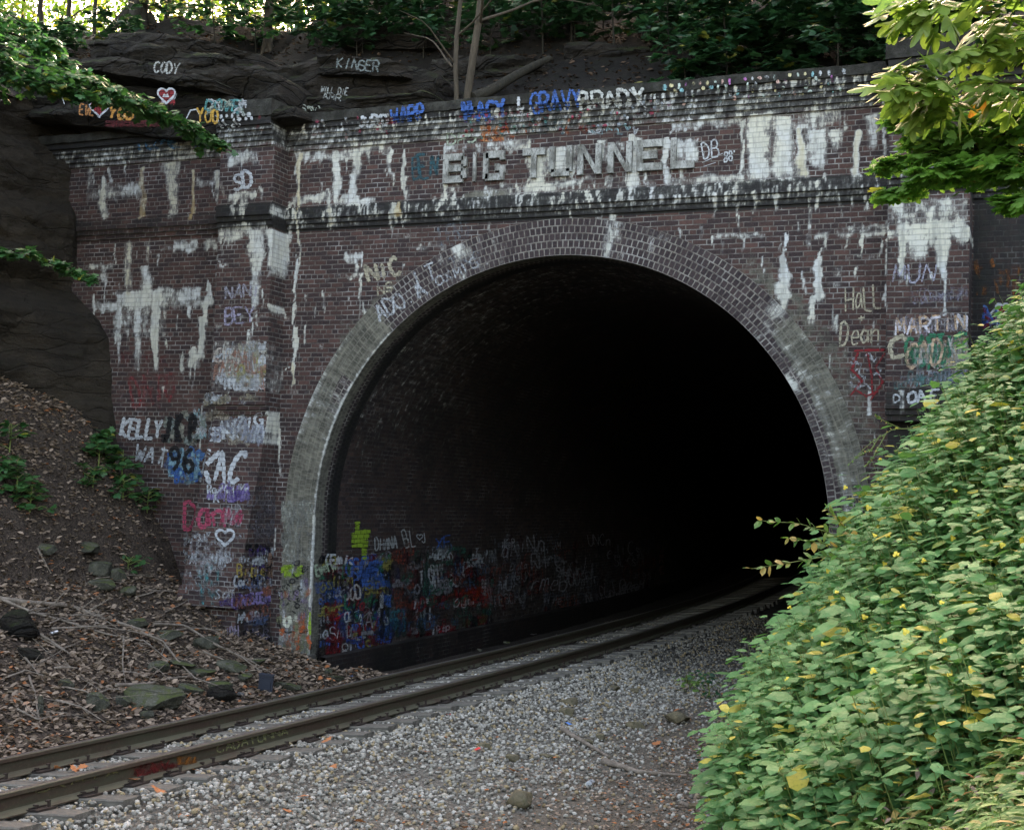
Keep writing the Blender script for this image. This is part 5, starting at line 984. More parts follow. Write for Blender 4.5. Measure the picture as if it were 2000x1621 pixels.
def hill_at(u, v, d):
    p = hit(u, v, Hc, 20.) if v > 45 else atd(u, v, d); return p[0], p[1], float(H(p[0], p[1]))
TR = [(268, 62, 31., 15, .30, (.3, .4), 'bark', 4.2, 'broad tree with a flared foot standing on the ledge above the left wing', 2.0),
 (521, 100, 30., 13, .13, (.1, .2), 'pale_bark', 4.5, 'pale slim tree to the right of the big flared tree', 1.3),
 (690, 46, 32., 15, .2, (.2, .5), 'bark', 4.5, 'dark tree at the top edge between the slim pale tree and the twin saplings', 1.3),
 (888, 196, 24.5, 8, .055, (.15, .2), 'pale_bark', 4.0, 'left one of the twin saplings rising behind the parapet', 1.1),
 (916, 196, 24.6, 9, .085, (.35, .2), 'pale_bark', 4.0, 'thicker right one of the twin saplings rising behind the parapet', 1.1),
 (1462, 60, 29., 9, .06, (.1, .3), 'pale_bark', 4.2, 'thin grey stem above the right part of the parapet', 1.1),
 (40, 52, 35., 14, .16, (-.4, .5), 'bark', 5., 'leaning dark tree, leftmost of those on the crest', 1.2),
 (78, 44, 39., 15, .1, (.2, .3), 'bark', 5., 'thin dark tree second from the left on the crest', 1.1),
 (128, 42, 37., 14, .09, (.1, .3), 'bark', 5., 'thin dark tree third from the left on the crest', 1.1),
 (186, 30, 36., 13, .07, (.1, .2), 'bark', 5., 'very thin tree just left of the broad flared tree', 1.1),
 (322, 26, 40., 15, .12, (0, .3), 'bark', 5., 'straight tree standing back right of the broad flared tree', 1.1),
 (400, 20, 38., 15, .07, (.3, .3), 'bark', 5., 'thin tree halfway between the flared tree and the slim pale one', 1.1),
 (580, 18, 37., 14, .1, (.1, .3), 'bark', 5., 'thin dark tree just right of the slim pale one', 1.1)]
for i, (u, v, d, h, r, ln, bk, cz_, lab, fl) in enumerate(TR):
    x, y, z = hill_at(u, v, d)
    if i in (3, 4): z = 8.3; p = aty(u, v, .75); x, y = p[0], p[1]
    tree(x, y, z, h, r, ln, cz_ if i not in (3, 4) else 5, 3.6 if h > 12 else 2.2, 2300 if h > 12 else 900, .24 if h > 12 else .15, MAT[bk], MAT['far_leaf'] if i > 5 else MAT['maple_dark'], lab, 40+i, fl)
# unseen big trees added so their crowns block sun and sky over the cut
for i, (x, y, h, lab) in enumerate([(-14, 1, 15, "unseen tall tree added for shade on the cliff top at the far left"), (-13, -5, 15, "unseen tall tree added for shade on the cliff left of the track"), (-3, 9, 14, "unseen tall tree added for shade on the slope high above the arch"), (4, 11, 13, "unseen tall tree added for shade above the right shoulder of the portal")]):
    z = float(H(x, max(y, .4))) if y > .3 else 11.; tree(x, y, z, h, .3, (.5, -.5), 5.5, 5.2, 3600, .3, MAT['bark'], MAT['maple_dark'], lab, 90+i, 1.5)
# woodland beyond the crest, seen as one sunlit mass
rg = np.random.default_rng(5); n = 90000
px_ = rg.uniform(-55, 4, n); py_ = rg.uniform(15, 46, n); pz_ = 8+.40*py_+rg.random(n)*13-3; pos = np.stack([px_, py_, pz_], 1)
k_ = (vnoise(pos, .28, 71, 3) > -.16)&(vnoise(pos, 1.1, 72, 2) > -.42); pos = pos[k_]; n = len(pos)
wl = leaves("far_woodland", pos, rg.normal(size=(n, 3)), np.array([0, -.3, 1])+rg.normal(size=(n, 3))*.7, rg.uniform(.2, .42, n), DIAM, MAT['far_leaf'], None, .2, origin=(0, 0, 0)); tag(wl, "yellow-green sunlit woodland beyond the crest of the hill", "woodland", kind="stuff")
mb = MB()
for k in range(26):
    x, y = rg.uniform(-50, -5), rg.uniform(14, 40); mb.tube(wiggle([(x, y, 6), (x+rg.normal()*.6, y, 18), (x+rg.normal()*1.5, y, 30)], 8, .3, k), np.linspace(rg.uniform(.08, .2), .05, 8), 6)
ft = mb.build("far_tree_trunks", MAT['bark'], None, smooth=True); tag(ft, "thin dark trunks of the wood beyond the crest", "woodland", kind="stuff")
# saplings and shrubs with layered leaves
def shrub(base, h, spread, n, ls, leafm, label, seed, name="sapling", group="leafy saplings above the parapet", tpl=MAPLE, tiers=6, lean=(0, -.3), barkm='bark', cat="sapling", sick=.03):
    rg = np.random.default_rng(seed); root_ = empty(name, tuple(base)); tag(root_, label, cat, group); mb = MB(); P_, D_ = [], []
    P = wiggle([(0, 0, -.2), (lean[0]*.4, lean[1]*.4, h*.5), (lean[0], lean[1], h)], 12, .06, seed); mb.tube(P, np.linspace(.012+.006*h, .006, 12), 5)
    for k in range(tiers):
        t = .25+.75*(k+.5)/tiers; b = P[int(t*11)]
        for m in range(3):
            a = rg.uniform(0, 6.28); L_ = spread*(1.1-.55*t)*rg.uniform(.6, 1.1); e = b+np.array([math.cos(a)*L_, math.sin(a)*L_, rg.uniform(-.05, .2)*L_]); mb.tube([b, (b+e)/2+[0, 0, .07], e], [.007, .005, .003], 4)
            nn = max(3, n//(tiers*3)); q = rg.uniform(.25, 1.08, nn); side = rg.choice([-1, 1], nn); dv = unit(e-b); sd = np.cross(dv, [0, 0, 1.])
            pp = b+(e-b)*q[:, None]+sd*side[:, None]*rg.uniform(0, .14*L_, nn)[:, None]+[0, 0, 1]*(.05+rg.normal(size=nn)*.03)[:, None]; P_.append(pp); D_.append(dv*.6+sd*side[:, None]*.9+rg.normal(size=(nn, 3))*.25+[0, 0, -.15])
    mb.build("stem", MAT[barkm], root_, smooth=True); P_, D_ = np.concatenate(P_), np.concatenate(D_); n = len(P_)
    leaves("foliage", P_, D_, np.array([0, -.25, 1])+rg.normal(size=(n, 3))*.3, ls*rg.uniform(.7, 1.25, n), tpl, leafm, root_, sick); return root_
for i, (u, v, d, h, sp, n, lab) in enumerate([(1240, 70, 26, 2.4, 1.2, 420, "tall dark green sapling hanging over the top edge above the lettering"), (1420, 140, 22.5, 1.4, 1.0, 330, "low bushy sapling on the parapet above the number on the frieze"),
    (1530, 130, 23.5, 2.3, 1.3, 480, "tallest leafy sapling behind the right half of the parapet"), (1340, 150, 22, .8, .8, 200, "small spreading sapling at the parapet edge, left of the bushy ones"), (1640, 132, 22, 1.7, 1.2, 420, "leafy sapling next to the right pilaster cap"),
    (1700, 60, 24, 2.2, 1.4, 400, "dark sapling in the top right behind the sassafras leaves"), (640, 40, 31, 1.8, 1.3, 300, "green bush on the crest right of the slim pale tree"), (1010, 20, 32, 2.0, 1.5, 330, "leafy bush at the top edge right of the twin saplings"),
    (330, 60, 31, 1.0, .9, 160, "low green bush beside the foot of the broad flared tree"), (60, 100, 28, 1.6, 1.4, 320, "green bush on the ledge in the upper left corner"), (450, 10, 33, 2.4, 1.6, 360, "bush against the bright wood left of the slim pale tree"), (1840, 110, 22, 1.2, 1.2, 260, "fern-like bush on the cap of the right pilaster")]):
    yq = {26: 3.5, 22.5: .9, 23.5: 1.5, 22: .8, 24: 2.2}.get(d, None); p = atd(u, v, d) if yq is None else aty(u, v, yq); z = float(H(p[0], max(p[1], .4))); p = np.array([p[0], max(p[1], .5), z])
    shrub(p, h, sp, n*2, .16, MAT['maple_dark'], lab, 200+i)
for i, (x, y, s) in enumerate([(-5.5, 3.4, 1.), (-1., 3.2, .8), (1.2, 2.6, .8), (-3, 6.2, 1.2), (2.6, 5.4, 1.1), (-7.6, 6.8, 1.)]):
    shrub((x, y, float(H(x, y))), .8*s, .9, 200, .14, MAT['maple_dark'], "small green plant on the dark leafy slope above the parapet", 240+i, tiers=4, group="small plants on the upper slope", name="small_shrub", cat="shrub")
UND = [(570, 0, 6), (700, -20, 6), (760, -10, 6), (860, -30, 7), (940, -10, 7), (980, 10, 6), (1030, -20, 7), (1060, 40, 5), (1120, 20, 5), (1180, -10, 5), (960, 60, 4), (620, 60, 5), (700, 70, 5), (830, 70, 4), (600, 20, 6.5), (660, 8, 6.8), (740, 14, 6.6), (800, 30, 6.), (850, 5, 7.), (1080, 10, 6.5), (1150, 0, 6.5), (1200, 30, 4.4), (1270, 20, 4.2), (1310, 60, 3.2), (1340, 15, 4.8), (1400, 60, 2.6), (1450, 95, 1.5), (1480, 120, .9), (1500, 20, 4.4), (1570, 100, 1.2), (1590, 60, 2.4), (1640, 20, 3.8), (1650, 95, 1.3), (1700, 110, .9), (1730, 40, 2.8), (1790, 70, 1.6), (1850, 30, 2.6), (1900, 90, 1.2), (1380, 118, 1.0), (500, 40, 7.5), (420, 50, 7.2), (240, 70, 6.5), (150, 80, 5.5), (90, 95, 4.5), (20, 60, 4.5)]
for i, (u, v, yq) in enumerate(UND):
    h_ = 1.5 if v < 45 else 1.0 if v < 80 else .75; p = hit(u, v+h_*45, Hc, 18., 50.); p = p if p[1] > .4 and p[2] < 17 else np.array([aty(u, v, yq)[0], yq, float(H(aty(u, v, yq)[0], yq))])
    lab = "green undergrowth low behind the right part of the parapet" if p[1] < 2.2 and u > 1100 else "green undergrowth on the dark slope right of the fallen log" if u > 1100 else "undergrowth on the dark slope between the slim pale tree and the fallen log" if u > 560 else "undergrowth on the crest round the broad flared tree"
    o = shrub(p, h_*random.uniform(.8, 1.3), 1.0, 330, .15, MAT['maple_dark'], lab, 600+i, name="hillside_shrub", group=lab, cat="shrub", tiers=7); o["kind"] = "thing"
# fallen log on the slope, and roots
mb = MB(); A, B = aty(925, 192, .8), aty(1075, 112, 2.2); mb.tube(wiggle([A, (A+B)/2, B], 10, .06, 3), np.linspace(.10, .06, 10), 9); lg = mb.build("fallen_log", MAT['bark'], None, smooth=True, loc=tuple(A)); tag(lg, "pale mossy log leaning up the slope right of the twin saplings", "log")
# litter of leaves on the slope
rg = np.random.default_rng(9); n = 16000; lx, ly = rg.uniform(-16, 9, n), rg.uniform(.5, 11, n); a_ = rg.uniform(0, 6.3, n)
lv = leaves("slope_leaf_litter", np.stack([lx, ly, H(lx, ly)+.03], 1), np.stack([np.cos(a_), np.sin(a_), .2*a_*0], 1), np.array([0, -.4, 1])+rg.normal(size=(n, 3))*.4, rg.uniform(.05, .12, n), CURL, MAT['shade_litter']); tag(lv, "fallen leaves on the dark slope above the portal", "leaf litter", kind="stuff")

# ------------------------------------------------------------------ branches that reach into the picture
def reach_tree(name, label, cat, base, trunk_r, paths, leafm, tpl, ls, per_m, width, seed, bark='bark', sick=.04, drop=.1, flat=.35, side_len=None, face=(0, -.25, 1)):
    """tree outside the frame with boughs reaching in; paths: lists of (u, v, depth)"""
    rg = np.random.default_rng(seed); base = np.array(base, float); root_ = empty(name, tuple(base)); tag(root_, label, cat)
    mb = MB(); zt = max(float(atd(*p[0])[2]) for p in paths)+1.5; tr = wiggle([(0, 0, -.4), (0, 0, (zt-base[2])*.5), (.2, .1, zt-base[2])], 12, .1, seed); mb.tube(tr, np.linspace(trunk_r, trunk_r*.5, 12), 9); mb.build("trunk", MAT[bark], root_, smooth=True)
    bb = MB(); PP, DD = [], []
    for pi, path in enumerate(paths):
        W = np.array([atd(*p) for p in path])-base; k = int(np.argmin(np.abs(tr[:, 2]-W[0][2]+.6))); W = np.vstack([tr[k], W]); Q = wiggle(W, 40, .05, seed+pi); L_ = np.linalg.norm(np.diff(Q, axis=0), axis=1).sum()
        bb.tube(Q, np.linspace(trunk_r*.18, .004, 40), 5); m = int(L_*per_m/6)
        for j in range(m):
            t = rg.uniform(.22, 1); b = Q[int(t*39)]; dv = unit(Q[min(39, int(t*39)+1)]-Q[max(0, int(t*39)-1)]); sd = unit(np.cross(dv, [0, 0, 1.]))*rg.choice([-1, 1])
            wl_ = (side_len or width)*(1.15-.8*t)*rg.uniform(.35, 1.); e = b+dv*wl_*.55+sd*wl_*rg.uniform(.25, .9)+np.array([0, 0, rg.normal()*wl_*flat-drop*wl_]); bb.tube([b, (b+e)/2+[0, 0, .02], e], [.005, .004, .002], 4)
            q = rg.uniform(.35, 1.05, 6); s2 = np.where(np.arange(6) % 2, 1, -1); ld = unit(e-b); s3 = unit(np.cross(ld, [0, 0, 1.]))
            PP.append(b+(e-b)*q[:, None]+rg.normal(size=(6, 3))*.02); DD.append(ld*.7+s3*s2[:, None]*.8+rg.normal(size=(6, 3))*.3+[0, 0, -.25])
    bb.build("branch", MAT[bark], root_, smooth=True); PP, DD = np.concatenate(PP), np.concatenate(DD); n = len(PP)
    leaves("foliage", PP, DD, np.array(face)+rg.normal(size=(n, 3))*.32, ls*rg.uniform(.65, 1.25, n), tpl, leafm, root_, sick); return root_
reach_tree("maple_tree", "maple whose long green bough droops from the left edge across the painted ledge", "tree", (-11.2, -4.5, 7.), .16,
  [[(-160, 40, 19), (60, 110, 19.5), (200, 175, 20), (330, 228, 20.5), (432, 282, 21)], [(-160, 90, 18.5), (40, 130, 19), (170, 160, 19.5), (300, 215, 20), (400, 262, 20.5)], [(-160, 20, 20), (40, 70, 20), (150, 130, 20.2), (250, 185, 20.4)], [(-160, 130, 18.5), (0, 150, 19), (110, 165, 19), (200, 190, 19.4)], [(-160, -30, 20), (20, 30, 20), (110, 90, 20.2)]],
  MAT['maple'], MAPLE, .12, 100, .95, 301, drop=.12, flat=.14)
reach_tree("young_maple", "young maple with a small spray of leaves against the dark cliff at the left edge", "tree", (-9.9, -6.5, 3.), .06,
  [[(-120, 470, 17.5), (40, 488, 18), (110, 510, 18.3), (185, 545, 18.5)], [(-120, 480, 17), (10, 492, 17.5), (70, 492, 17.8)]], MAT['maple'], MAPLE, .13, 34, .42, 302, drop=.1, flat=.12)
reach_tree("maple_tree", "maple with fine dense green leaves hanging over the right pilaster", "tree", (9.6, -10.2, 3.), .16,
  [[(2180, 300, 9), (1980, 262, 9.2), (1850, 258, 9.5), (1735, 240, 9.8)], [(2180, 330, 9), (1980, 300, 9.3), (1840, 300, 9.6), (1722, 318, 9.8)], [(2180, 380, 9), (1980, 345, 9.2), (1860, 350, 9.5), (1728, 385, 9.7)], [(2180, 260, 8.6), (2000, 225, 9), (1880, 215, 9.2), (1770, 222, 9.6)], [(2180, 350, 8.8), (2020, 330, 9), (1900, 330, 9.2), (1790, 345, 9.4)], [(2180, 320, 9.4), (2010, 285, 9.4), (1900, 282, 9.6), (1780, 285, 9.8)], [(2200, 420, 9), (2060, 390, 9), (1960, 395, 9.1)], [(2180, 240, 9), (2050, 200, 9), (1960, 190, 9)]],
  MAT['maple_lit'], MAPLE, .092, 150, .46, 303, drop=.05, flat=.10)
reach_tree("sassafras_tree", "sassafras with large yellow-green lobed leaves filling the top right corner", "tree", (9.2, -13.9, 2.), .1,
  [[(2260, 40, 5.4), (2050, 40, 5.4), (1900, 25, 5.3), (1745, 30, 5.3)], [(2260, 110, 5.4), (2040, 110, 5.4), (1890, 105, 5.3), (1742, 140, 5.2)], [(2260, 170, 5.4), (2060, 165, 5.3), (1890, 160, 5.2), (1730, 165, 5.2)], [(2260, 10, 5.4), (2060, -20, 5.2), (1920, -20, 5.2), (1800, 0, 5.2)], [(2260, 200, 5.5), (2080, 190, 5.4), (1960, 185, 5.4), (1800, 205, 5.3)]],
  MAT['sass'], SASS, .125, 40, .36, 304, sick=.02, drop=.1, flat=.12, bark='pale_bark')
# ------------------------------------------------------------------ the green bank on the right
rg = np.random.default_rng(77)
def bank_plants(n, x0, x1, y0, y1, hfun, keepf, lpp, lsize, tpl, mat, name, label, leanx=-.25, sickp=.03, radial=1.25, seed=1, stem_r=.004, spiral=True, parent=None):
    rg = np.random.default_rng(seed); x, y = rg.uniform(x0, x1, n), rg.uniform(y0, y1, n); k_ = keepf(x, y, rg); x, y = x[k_], y[k_]; n = len(x); z = G(x, y); h = hfun(x, y)*rg.uniform(.72, 1.12, n)
    lean = np.stack([leanx*h+rg.normal(size=n)*.09*h, rg.normal(size=n)*.13*h-.05*h, h], 1); base = np.stack([x, y, z-.03], 1)
    P_, D_, N_, S_, T_ = [], [], [], [], []; pt = rg.normal(size=n)*.16
    for j in range(lpp):
        t = .38+.64*(j+.5)/lpp; tn = np.full(n, t)+rg.normal(size=n)*.03; ctr = base+lean*tn[:, None]+np.stack([lean[:, 0]*0, lean[:, 1]*0, -.04*tn**2*h], 1); a = j*2.4+rg.uniform(0, 6.28, n)*(j == 0)+np.arange(n)*1.3+rg.normal(size=n)*.3
        rad_ = np.stack([np.cos(a), np.sin(a), np.zeros(n)], 1); off = radial*rg.uniform(.02, .13, n)*(1.15-.5*t); P_.append(ctr+rad_*off[:, None]+[0, 0, .01]); D_.append(rad_+np.stack([np.zeros(n), np.zeros(n), rg.uniform(-.5, .15, n)], 1)); N_.append(rad_*.25+np.array([-.12, -.28, 1])+rg.normal(size=(n, 3))*.2)
        S_.append(rg.uniform(*lsize, n)*(1+.3*pt/.16*.5)*(.75+.5*t if t < .85 else .8)); T_.append(np.clip(.05+.6*t+pt+.3*vnoise(base, .9, 66, 2)+rg.normal(size=n)*.12, 0, 1))
    P_, D_, N_, S_, T_ = map(np.concatenate, (P_, D_, N_, S_, T_))
    o = leaves(name, P_, D_, N_, S_, tpl, mat, parent, sickp, tint=T_)
    # stems: three-sided
    k3 = np.arange(3)*2.094; ring = np.stack([np.cos(k3), np.sin(k3), k3*0], 1)*stem_r; V_ = np.stack([base[:, None]+ring[None]*1.3, base[:, None]+(lean*.5)[:, None]+ring[None]+np.array([.02, 0, 0]), base[:, None]+lean[:, None]*.98+ring[None]*.5], 1).reshape(-1, 3)
    f1 = [[i*3+j, i*3+(j+1) % 3, (i+1)*3+(j+1) % 3, (i+1)*3+j] for i in range(2) for j in range(3)]; F_ = (np.array(f1)[None]+(np.arange(n)*9)[:, None, None]).reshape(-1, 4)
    mesh("stems", V_, F_, MAT['green_stem'], o); 
    if label: tag(o, label, name.replace('_', ' '), kind="stuff")
    return o, base+lean
MAT['green_stem'] = plain("green_stem", (.16, .2, .05), .5)
hj = lambda x, y: (1+.38*vnoise(np.stack([x, y, x*0], -1), .75, 51, 2))*np.interp(y, [-14, -12, -9, -6, 0], [.35, .5, .8, .85, .8])*(.8+.2*sstep(0, .8, x-foot(y)))
kj = lambda x, y, r: (x > foot(y)+.2+.25*vnoise(np.stack([x, y, x*0], -1), .9, 50))&(r.random(len(x)) < sstep(-11.1, -10.2, y+.5*(x-5)+.5*vnoise(np.stack([x, y, x*0], -1), .8, 3)))&(x < 9.5)
jw, tops = bank_plants(7600, 4.0, 9.4, -13.6, -.6, hj, kj, 12, (.08, .135), OVAL, MAT['jewel'], "jewelweed", "dense mound of jewelweed with soft oval leaves and yellow flowers on the right bank", leanx=-.22, seed=11, sickp=.05)
kl = lambda x, y, r: (x > foot(y)+.1)&(r.random(len(x)) < sstep(-9.6, -10.5, y+.5*(x-5)))
gw, _ = bank_plants(5600, 4.4, 8.6, -15.4, -9.6, lambda x, y: (.4+.15*vnoise(np.stack([x, y, x*0], -1), 1.1, 5))+0*x, kl, 11, (.075, .135), LANCE, MAT['lime_leaf'], "lance_leaved_weeds", "bright yellow-green narrow-leaved weeds along the bottom right of the bank", leanx=-.12, sickp=.12, radial=.6, seed=12, stem_r=.003)
bw, _ = bank_plants(520, 4.3, 8.2, -12.6, -1.5, lambda x, y: hj(x, y)*1.08, kj, 9, (.12, .19), OVAL, MAT['jewel'], "broad_leaved_weeds", "larger pale broad leaves standing out of the jewelweed mound", leanx=-.25, seed=21, sickp=.14, radial=1.6)
ds, _ = bank_plants(1500, 4.3, 8.4, -14.5, -3., lambda x, y: hj(x, y)*.75, kl if False else (lambda x, y, r: (x > foot(y)+.1)&(r.random(len(x)) < .5)), 7, (.05, .1), LANCE, MAT['dead_leaf'], "dead_stalks", "brown dead stalks and withered leaves among the green of the right bank", leanx=-.15, seed=22, sickp=.3, radial=.8)
# flowers of the jewelweed
fb = MB()
for a in (0, 2.1, 4.2):
    th_ = np.linspace(0, 6.283, 7)[:-1]; q = np.stack([.011*np.cos(th_)+.010*math.cos(a), .011*np.sin(th_)+.010*math.sin(a), .004*np.cos(2*th_)], 1); fb.add(np.vstack([[0, 0, -.006], q]), [[0, i+1, (i+1) % 6+1] for i in range(6)])
fb.tube([(0, 0, 0), (.004, 0, -.014), (.014, 0, -.022)], [.008, .006, .001], 6)
fm = fb.build("flower", MAT['flower'], jw, smooth=True); n_ = 0
d_cam = tops-CAM; zc = d_cam@FWD; uu_ = 1000+F_PX*(d_cam@RIGHT)/zc; vv_ = 810.5-F_PX*(d_cam@UP)/zc
for (fu, fv) in [(1853,1268),(1840,1192),(1780,1250),(1662,1165),(1636,1172),(1755,1085),(1732,1120),(1765,1182),(1668,948),(1721,905),(1757,820),(1905,810),(1840,870),(1700,998),(1738,1068),(1718,1055),(1778,1280),(1918,1325),(1840,1272),(1600,1265),(1548,1178),(1550,1264),(1738,1288),(1870,960),(1950,1085),(1620,1120),(1820,1110),(1690,1215),(1900,1180),(1980,900),(1780,930),(1860,1050),(1722,1325),(1550,1330),(1850,1330)]:
    i = int(np.argmin(np.hypot(uu_-fu, vv_-fv)+zc*4)); p = tops[i]+[-.02, -.05, .05]
    if n_ == 0: o = fm
    else: o = link(bpy.data.objects.new("flower", fm.data), jw)
    o.location = tuple(p); o.rotation_euler = (random.uniform(.6, 1.5), 0, random.uniform(-.8, .8)); s_c = random.uniform(.9, 1.4); o.scale = (s_c,)*3; n_ += 1
# the thin sprig that leans out of the mound in front of the dark vault
def sprig(name, label, paths, leafm, ls, seed, base=None, cat="plant", tpl=OVAL, pairs=9, sick=.5):
    rg = np.random.default_rng(seed); W0 = atd(*paths[0][0]) if base is None else np.array(base, float); root_ = empty(name, tuple(W0)); tag(root_, label, cat); mb = MB(); PP, DD = [], []
    for pi, path in enumerate(paths):
        Q = wiggle(np.array([atd(*p) for p in path])-W0, 18, .015, seed+pi); mb.tube(Q, np.linspace(.006, .002, 18), 5)
        for j in range(pairs):
            t = .3+.7*j/(pairs-1); b = Q[int(t*17)]; dv = unit(Q[min(17, int(t*17)+1)]-Q[int(t*17)-1])
            for sgn in (-1, 1): PP.append(b); DD.append(dv*.6+np.array([0, -.3, .1])*sgn*rg.uniform(.3, 1.)+np.array([0, 0, .35])*sgn+rg.normal(size=3)*.25)
    mb.build("stem", MAT['green_stem'], root_, smooth=True); PP, DD = np.array(PP), np.array(DD); n = len(PP)
    leaves("foliage", PP, DD, np.array([0, -.5, 1])+rg.normal(size=(n, 3))*.35, ls*rg.uniform(.7, 1.25, n), tpl, leafm, root_, sick); return root_
sprig("leaning_sprig", "yellowing sprig leaning out of the green mound before the dark arch", [[(1700, 1110, 11.5), (1620, 1085, 11.4), (1540, 1100, 11.3), (1470, 1112, 11.2)], [(1690, 1080, 11.5), (1620, 1040, 11.4), (1560, 1022, 11.3), (1488, 1018, 11.2)], [(1700, 1090, 11.5), (1650, 1030, 11.4), (1618, 995, 11.3)], [(1690, 1090, 11.5), (1610, 1062, 11.4), (1540, 1052, 11.3)]], MAT['lime_leaf'], .085, 401, sick=.25)
sprig("seeding_stem", "arching pale stem with tiny seed heads in front of the right jamb", [[(1800, 836, 13), (1745, 838, 13), (1700, 865, 13), (1660, 905, 13)], [(1760, 838, 13), (1722, 820, 13), (1712, 812, 13)], [(1720, 850, 13), (1700, 880, 13), (1670, 895, 13)], [(1730, 846, 13), (1705, 892, 13), (1690, 910, 13)]], MAT['lime_leaf'], .025, 402, pairs=16, sick=.2)
for i, (u, v, h, lm, lab) in enumerate([(1400, 1545, .45, 'maple_dark', "dark-leaved young plant at the foot of the bank by the gravel"), (1440, 1480, .5, 'maple_dark', "blue-green leafy plant under the left edge of the jewelweed mound"), (1440, 1600, .3, 'lime_leaf', "bright green nettle-like plant at the bottom edge"),
      (1350, 1350, .22, 'lime_leaf', "wispy yellowish tuft on the gravel before the mound"), (1390, 1365, .3, 'maple_dark', "grey-leaved weed beside the wispy tuft"), (1590, 1590, .35, 'lime_leaf', "bright lime plant at the bottom edge below the mound")]):
    p = hit(u, v)
    shrub(p, h, .28, 60, .075, MAT[lm], lab, 420+i, name="leafy_weed", group="single weeds at the foot of the right bank", tpl=OVAL, tiers=5, lean=(-.1, -.05), barkm='green_stem', cat="weed")
# weeds on the left bank
for i, (u, v, h, n, lab) in enumerate([(205, 880, .38, 110, "largest green weed clump under the left wing wall"), (235, 925, .5, 150, "leafy green clump below the largest one on the left bank"), (190, 905, .4, 90, "green clump left of the clump under the wing wall"), (30, 950, .5, 120, "green plants at the left edge of the bank"), (60, 990, .4, 90, "low green plants right of those at the left edge"),
      (325, 990, .3, 60, "small yellow-green weed by the foot of the buttress"), (250, 1100, .15, 24, "tiny green weed alone on the leaf-covered slope"), (20, 870, .4, 60, "green weed right under the dark cliff"), (240, 965, .3, 60, "thin green weed halfway down beside the buttress"), (180, 940, .3, 60, "sparse weed left of the leafy clump")]):
    p = hit(u, v+12); p[1] = min(p[1], -.15); p[2] = float(G(p[0], p[1])); shrub(p, h, .45, n, .12, MAT['maple'], lab, 440+i, name="bank_weed", group="weeds on the left bank", tpl=MAPLE, tiers=4, lean=(.1, -.1), barkm='green_stem', cat="weed")

# ------------------------------------------------------------------ stones, sticks and rubbish
def ground_at(u, v, z0=0.): return hit(u, v, lambda x, y: G(x, y))
def rock(name, u, v, w, h, mat, label, group, seed, cat="rock", flat=1., yaw=None, tilt=0.):
    p = ground_at(u, v); s = np.dot(p-CAM, FWD)/F_PX; W, Hh = w*s, h*s; rg = np.random.default_rng(seed)
    bm = bmesh.new(); bmesh.ops.create_icosphere(bm, subdivisions=3, radius=1.); V_ = np.array([q.co[:] for q in bm.verts]); F_ = np.array([[q.index for q in f.verts] for f in bm.faces]); bm.free()
    for _ in range(9):
        d = unit(rg.normal(size=3)); hh = rg.uniform(.5, .8); V_ = V_-np.maximum(V_@d-hh, 0)[:, None]*d
    V_ = V_*(1+.16*vnoise(V_+seed, 1.6, seed)[:, None]+.05*vnoise(V_, 5., seed)[:, None]); V_[:, 2] = np.where(V_[:, 2] > .6, .6+.3*(V_[:, 2]-.6), V_[:, 2])
    V_ = V_/np.abs(V_).max(0)*np.array([W/2, W*.36, Hh/2])
    o = mesh(name, V_, F_, MAT[mat], None, smooth=True, loc=(p[0], p[1], p[2]+Hh*.30)); o.data.set_sharp_from_angle(angle=.55); o.rotation_euler = (rg.normal()*.1+tilt, rg.normal()*.12, rg.uniform(-.5, .9) if yaw is None else yaw); tag(o, label, cat, group); return o
gl = "mossy slabs fallen on the left bank"
for i, (u, v, w, h, lab) in enumerate([(306, 1378, 130, 46, "largest mossy flat boulder beside the far rail"), (368, 1355, 60, 30, "mossy slab leaning on the right end of the largest boulder"), (190, 1385, 46, 44, "pointed green rock left of the largest boulder"), (238, 1378, 34, 26, "small dark rock between the pointed and the largest boulder"),
   (432, 1372, 64, 46, "dark brown angular rock under the bowed stick"), (285, 1402, 32, 22, "small mossy stone in front of the largest boulder"), (392, 1322, 80, 26, "broad thin slab above the brown angular rock"), (425, 1345, 60, 24, "thin slab right below the broad one"), (455, 1312, 70, 22, "long green slab near the buttress foot"), (350, 1306, 70, 24, "flat slab with a yellow mossy edge"),
   (310, 1312, 44, 26, "small dark slab left of the yellow-edged one"), (480, 1330, 50, 20, "low slab closest to the black plastic box"), (400, 1265, 60, 30, "tilted grey slab against the brick buttress"), (330, 1250, 60, 26, "brown-green slab above the yellow-edged one"), (190, 1125, 60, 34, "mossy rock midway up the left bank"), (170, 1090, 60, 30, "dark mossy rock uphill of the midway one"),
   (230, 1135, 44, 36, "pale upright stone right of the midway rock"), (195, 1150, 60, 28, "flat green stone just below the midway rock"), (90, 1080, 40, 26, "dark stone in the leaves near the left edge"), (30, 1240, 90, 70, "large dark boulder half out of the photo at the left"), (60, 1290, 60, 34, "dark slab under the left boulder"), (130, 1345, 34, 20, "small slab in the leaves above the far rail"),
   (80, 1400, 16, 50, "narrow upright mossy post-like stone near the far rail"), (560, 1348, 60, 20, "flat slab by the jamb foot"), (540, 1375, 60, 12, "low mossy slab edging the far rail"), (250, 1165, 40, 24, "small dark rock uphill of the sticks"), (265, 1225, 50, 24, "dark rock among the sticks"), (500, 1300, 40, 20, "small slab at the corner of the buttress")]):
    rock("mossy_rock", u, v, w, h, 'slab' if i not in (4, 19, 20) else 'rock', lab, gl, 500+i, cat="rock")
